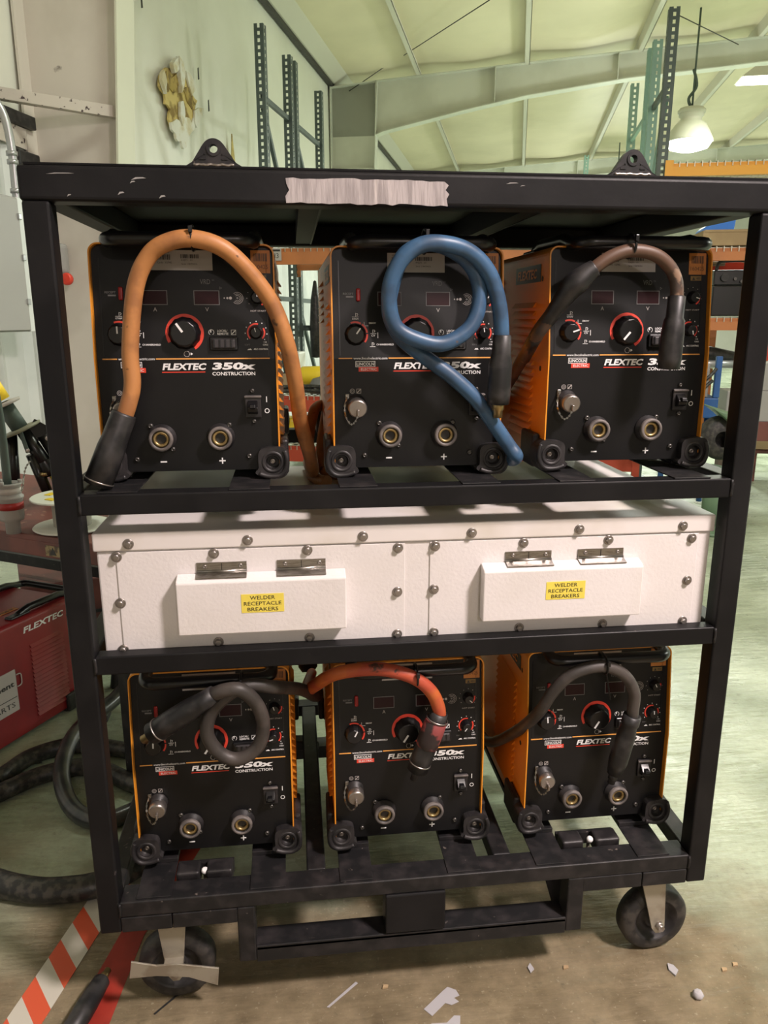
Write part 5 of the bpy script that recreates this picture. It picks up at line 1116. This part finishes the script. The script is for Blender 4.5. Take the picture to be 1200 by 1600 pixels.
for a in (0.3, 2.6, 4.5):
    b = B(); b.cyl((0.030 * math.cos(a), 0.030 * math.sin(a), 0.138), (0.030 * math.cos(a), 0.030 * math.sin(a), 0.150), 0.006, m=GRYP, seg=10); b.build('lug', t)
b = B(); P = catmull([Vector((0.035, -0.006, 0.120)), Vector((0.042, -0.010, 0.135)), Vector((0.045, -0.004, 0.16)), Vector((0.052, 0.0, 0.185)), Vector((0.062, 0.01, 0.20))], 5)
for i in range(len(P) - 1): b.bar(P[i], P[i + 1], 0.005 if i % 2 else 0.0015, 0.0015 if i % 2 else 0.005, STL)
b.build('chain', t)
# folded pipe stand with yellow legs behind the plug
t = thing('pipe_stand', 'folded black pipe stand with yellow tubes leaning behind the bench', 'pipe stand', (-0.46, 1.26, 0.752))
def S(s, z, d=0.0):  # s sideways (facing the rack side), z height over the bench
    return Vector((0.955 * s + 0.0 - 0.29 * d, 0.33 * s * 0.95 + 0.95 * d, z))
b = B(); b.cyl(S(-0.085, 0.42), S(-0.045, 0.335), 0.026, m=YPL); b.build('upper_tube', t)
b = B(); b.lathe([(0.02, 0), (0.050, 0), (0.052, 0.008), (0.02, 0.010)], S(-0.040, 0.318), (-0.35, -0.1, 0.93), 28, LBG); b.build('collar', t)
b = B(); b.lathe([(0.020, 0), (0.062, 0), (0.064, 0.006), (0.02, 0.010)], S(0.000, 0.238), (-0.38, -0.1, 0.92), 28, mat('olive_steel', (0.20, 0.20, 0.14), 0.5)); b.build('flange', t)
b = B(); b.cyl(S(-0.038, 0.315), S(-0.002, 0.242), 0.026, m=DGRN); b.build('neck', t)
b = B(); b.bar(S(0.025, 0.250), S(0.075, 0.215), 0.012, 0.055, PLA, bev=0.003); b.lathe([(0, 0), (0.008, 0), (0.007, 0.008), (0, 0.009)], S(0.072, 0.210, -0.012), (0.3, -0.95, 0), 12, BOLT); b.build('hinge_plate', t)
b = B(); b.bar(S(-0.003, 0.240, -0.02), S(0.012, 0.170, -0.02), 0.034, 0.012, DGRN, bev=0.003); b.lathe([(0, 0), (0.007, 0), (0.006, 0.008), (0, 0.009)], S(0.012, 0.178, -0.03), (0.3, -0.95, 0), 12, BOLT); b.build('hinge_plate', t)
b = B(); b.cyl(S(0.005, 0.235), S(0.074, 0.095), 0.021, 0.022, m=PLA); b.lathe([(0.0, 0), (0.026, 0), (0.030, 0.02), (0.024, 0.05)], S(0.076, 0.092), (-0.42, -0.1, 0.9), 20, PLA); b.cyl(S(0.040, 0.095, -0.01), S(0.062, 0.097, -0.02), 0.008, m=BRS); b.build('leg', t, label='black leg with yellow inner tube')
b = B(); b.cyl(S(0.078, 0.090), S(0.118, 0.005), 0.0145, m=YPL); b.build('inner_tube', t)
b = B(); b.cyl(S(0.060, 0.22), S(0.155, 0.01), 0.019, m=PLA); b.build('leg', t)
b = B(); b.cyl(S(-0.030, 0.225), S(-0.038, 0.03), 0.017, m=PLA); b.build('leg', t)
b = B(); b.cyl(S(0.02, 0.16), S(0.062, 0.01), 0.017, m=PLA); b.build('leg', t)
b = B(); b.box(0.10, 0.14, -0.01, 0.03, 0.0, 0.10, BLKD, 0.004); b.tube([S(0.085, 0.06, -0.02), S(0.10, 0.03, -0.03), S(0.12, 0.05, -0.02)], 0.003, 6, STL, 4); b.build('catch', t)
# white cable spool
t = thing('wire_spool', 'white plastic spool with yellow marks lying on the bench, cut by the post', 'spool', (-0.246, 0.955, 0.7525), 0)
b = B(); b.lathe([(0, 0), (0.105, 0.0), (0.108, 0.003), (0.105, 0.006), (0, 0.006)], (0, 0, 0), (0, 0, 1), 40, OFFW); b.build('flange', t)
b = B(); b.lathe([(0, 0), (0.105, 0.0), (0.108, 0.003), (0.105, 0.006), (0, 0.006)], (0, 0, 0.085), (0, 0, 1), 40, OFFW)
for k in range(5): a = 2 * PI * k / 5 + 0.3; b.obox((0.062 * math.cos(a), 0.062 * math.sin(a), 0.0922), (0.010 * math.cos(a), 0.010 * math.sin(a), 0), (-0.016 * math.sin(a), 0.016 * math.cos(a), 0), (0, 0, 0.0008), YPL)
b.build('flange', t)
b = B(); b.lathe([(0.052, 0.004), (0.052, 0.086)], (0, 0, 0), (0, 0, 1), 28, mat('spool_core_grey', (0.32, 0.31, 0.26), 0.5)); b.build('core', t)

# ------------------------------------------------------------------ floor marks and litter
b = B(); b.box(0, 0.074, -0.30, 0.62, 0, 0.0010, HAZ)
tag(b.build('hazard_tape', None, (-0.201, 0.028, 0.0004), -math.radians(14.27)), 'red and white striped hazard tape on the floor at lower left', 'floor tape')
b = B(); b.prism([(-0.077, 0.002), (-0.026, 0.218), (0.05, 0.56), (0.12, 0.85), (0.21, 0.85), (0.13, 0.52), (0.028, 0.211), (0.001, -0.008), (-0.04, -0.2), (-0.12, -0.2)], 'z', 0.0002, 0.0009, mat('red_floor_paint', (0.34, 0.034, 0.022), 0.45, col2=(0.24, 0.026, 0.018), scale=8, spots=((0.03, 0.012, 0.01), 9, 0.62)))
tag(b.build('floor_stripe', None), 'worn red painted stripe running under the left caster', 'floor marking')
t = thing('cable_connector', 'black cable connector with a brass pin lying on the red floor stripe', 'connector', (0, 0, 0))
p0, p1 = Vector((-0.030, 0.080, 0.021)), Vector((-0.075, -0.090, 0.021)); d = p1 - p0
b = B(); b.lathe([(0, 0), (0.014, 0), (0.0175, 0.004), (0.019, 0.03), (0.0205, 0.06), (0.0205, d.length), (0, d.length)], p0, d, 24, SLV); b.build('sleeve', t)
b = B(); b.lathe([(0, 0), (0.0085, 0), (0.0085, 0.016), (0.0070, 0.017), (0.0070, 0.028), (0, 0.028)], p0 + d.normalized() * 0.004, -d, 18, BRS); b.build('brass_pin', t)
b = B(); b.tube([p1 + Vector((0, 0.02, 0)), p1 + d * 0.3, p1 + d * 0.9 + Vector((-0.03, 0, -0.004))], 0.0155, 12, HOSE, 5); b.build('cable', t)
def litter(pts, m, name, label, z=0.0006, th=0.001, cat='litter'):
    b = B(); b.prism(pts, 'z', z, z + th, m); return tag(b.build(name, None), label, cat)
litter([(0.615, -0.049), (0.660, -0.012), (0.672, -0.003), (0.688, -0.012), (0.692, -0.026), (0.680, -0.030), (0.688, -0.040), (0.672, -0.046), (0.660, -0.040), (0.629, -0.066)], CLR, 'plastic_film', 'crumpled clear plastic strip on the floor, the larger one at bottom centre')
litter([(0.600, -0.100), (0.625, -0.082), (0.655, -0.084), (0.672, -0.070), (0.684, -0.072), (0.679, -0.094), (0.640, -0.098), (0.62, -0.115)], CLR, 'plastic_film', 'clear plastic strip cut by the bottom edge of the photo')
litter([(0.424, -0.021), (0.428, -0.023), (0.490, 0.028), (0.486, 0.032)], CLR, 'cable_tie_offcut', 'straight pale cable tie offcut on the floor, lower centre')
litter([(1.150, -0.034), (1.162, -0.022), (1.158, -0.008), (1.148, -0.002), (1.143, -0.018)], CLR, 'foil_scrap', 'small shiny scrap on the floor under the right caster', th=0.004)
litter([(0.852, 0.010), (0.862, 0.018), (0.858, 0.034), (0.850, 0.024)], CLR, 'foil_scrap', 'small shiny scrap on the floor left of the right caster', th=0.003)
b = B(); b.lathe([(0, 0), (0.009, 0.001), (0.012, 0.007), (0.008, 0.014), (0, 0.016)], (1.171, -0.086, 0.0), (0, 0, 1), 7, CLR); tag(b.build('crumpled_foil', None), 'small crumpled ball of clear plastic at lower right', 'litter')
litter([(0.083, 0.004), (0.086, 0.002), (0.133, 0.050), (0.130, 0.053)], INK, 'black_tie', 'thin black cable tie piece on the floor below the left caster')
rnd = random.Random(9)
for i, (x, y, l) in enumerate(((0.93, 0.015, 'tiny yellow chip on the floor between the fork guard and the right caster'), (1.26, -0.03, 'tiny yellow chip on the floor far right, the lower one'), (1.29, -0.02, 'tiny yellow chip on the floor far right, the upper one'), (0.545, 0.012, 'tiny yellow chip on the floor by the cable tie offcut'))):
    litter([(x - 0.006, y - 0.004), (x + 0.005, y - 0.003), (x + 0.007, y + 0.003), (x - 0.003, y + 0.005)], CARD, 'floor_chip', l, th=0.003)
GROUPS = {'rack_beam': 'rack beams of the pallet racking', 'wire_deck': 'wire decks on the rack beams', 'rack_upright_frame': 'upright frames of the pallet racking',
          'high_bay_lamp': 'high bay lamps under the roof', 'linear_lamp': 'flat lamps under the roof', 'brace_rod': 'roof brace rods', 'welding_cable': 'welding cables hung on the welders',
          'power_cable': 'black power cables on the floor', 'supply_cable': 'supply cables behind the upper welders', 'cable_plug': 'plugs between the lower welders', 'slit': 'slits in the wall lining',
          'plastic_film': 'clear plastic strips on the floor', 'foil_scrap': 'shiny scraps on the floor', 'floor_chip': 'tiny yellow chips on the floor', 'black_hose': 'hoses on the red rack shelf'}
for o in list(bpy.data.objects):
    k = o.name.split('.')[0]
    if o.parent is None and k in GROUPS: o['group'] = GROUPS[k]
bpy.context.view_layer.update()
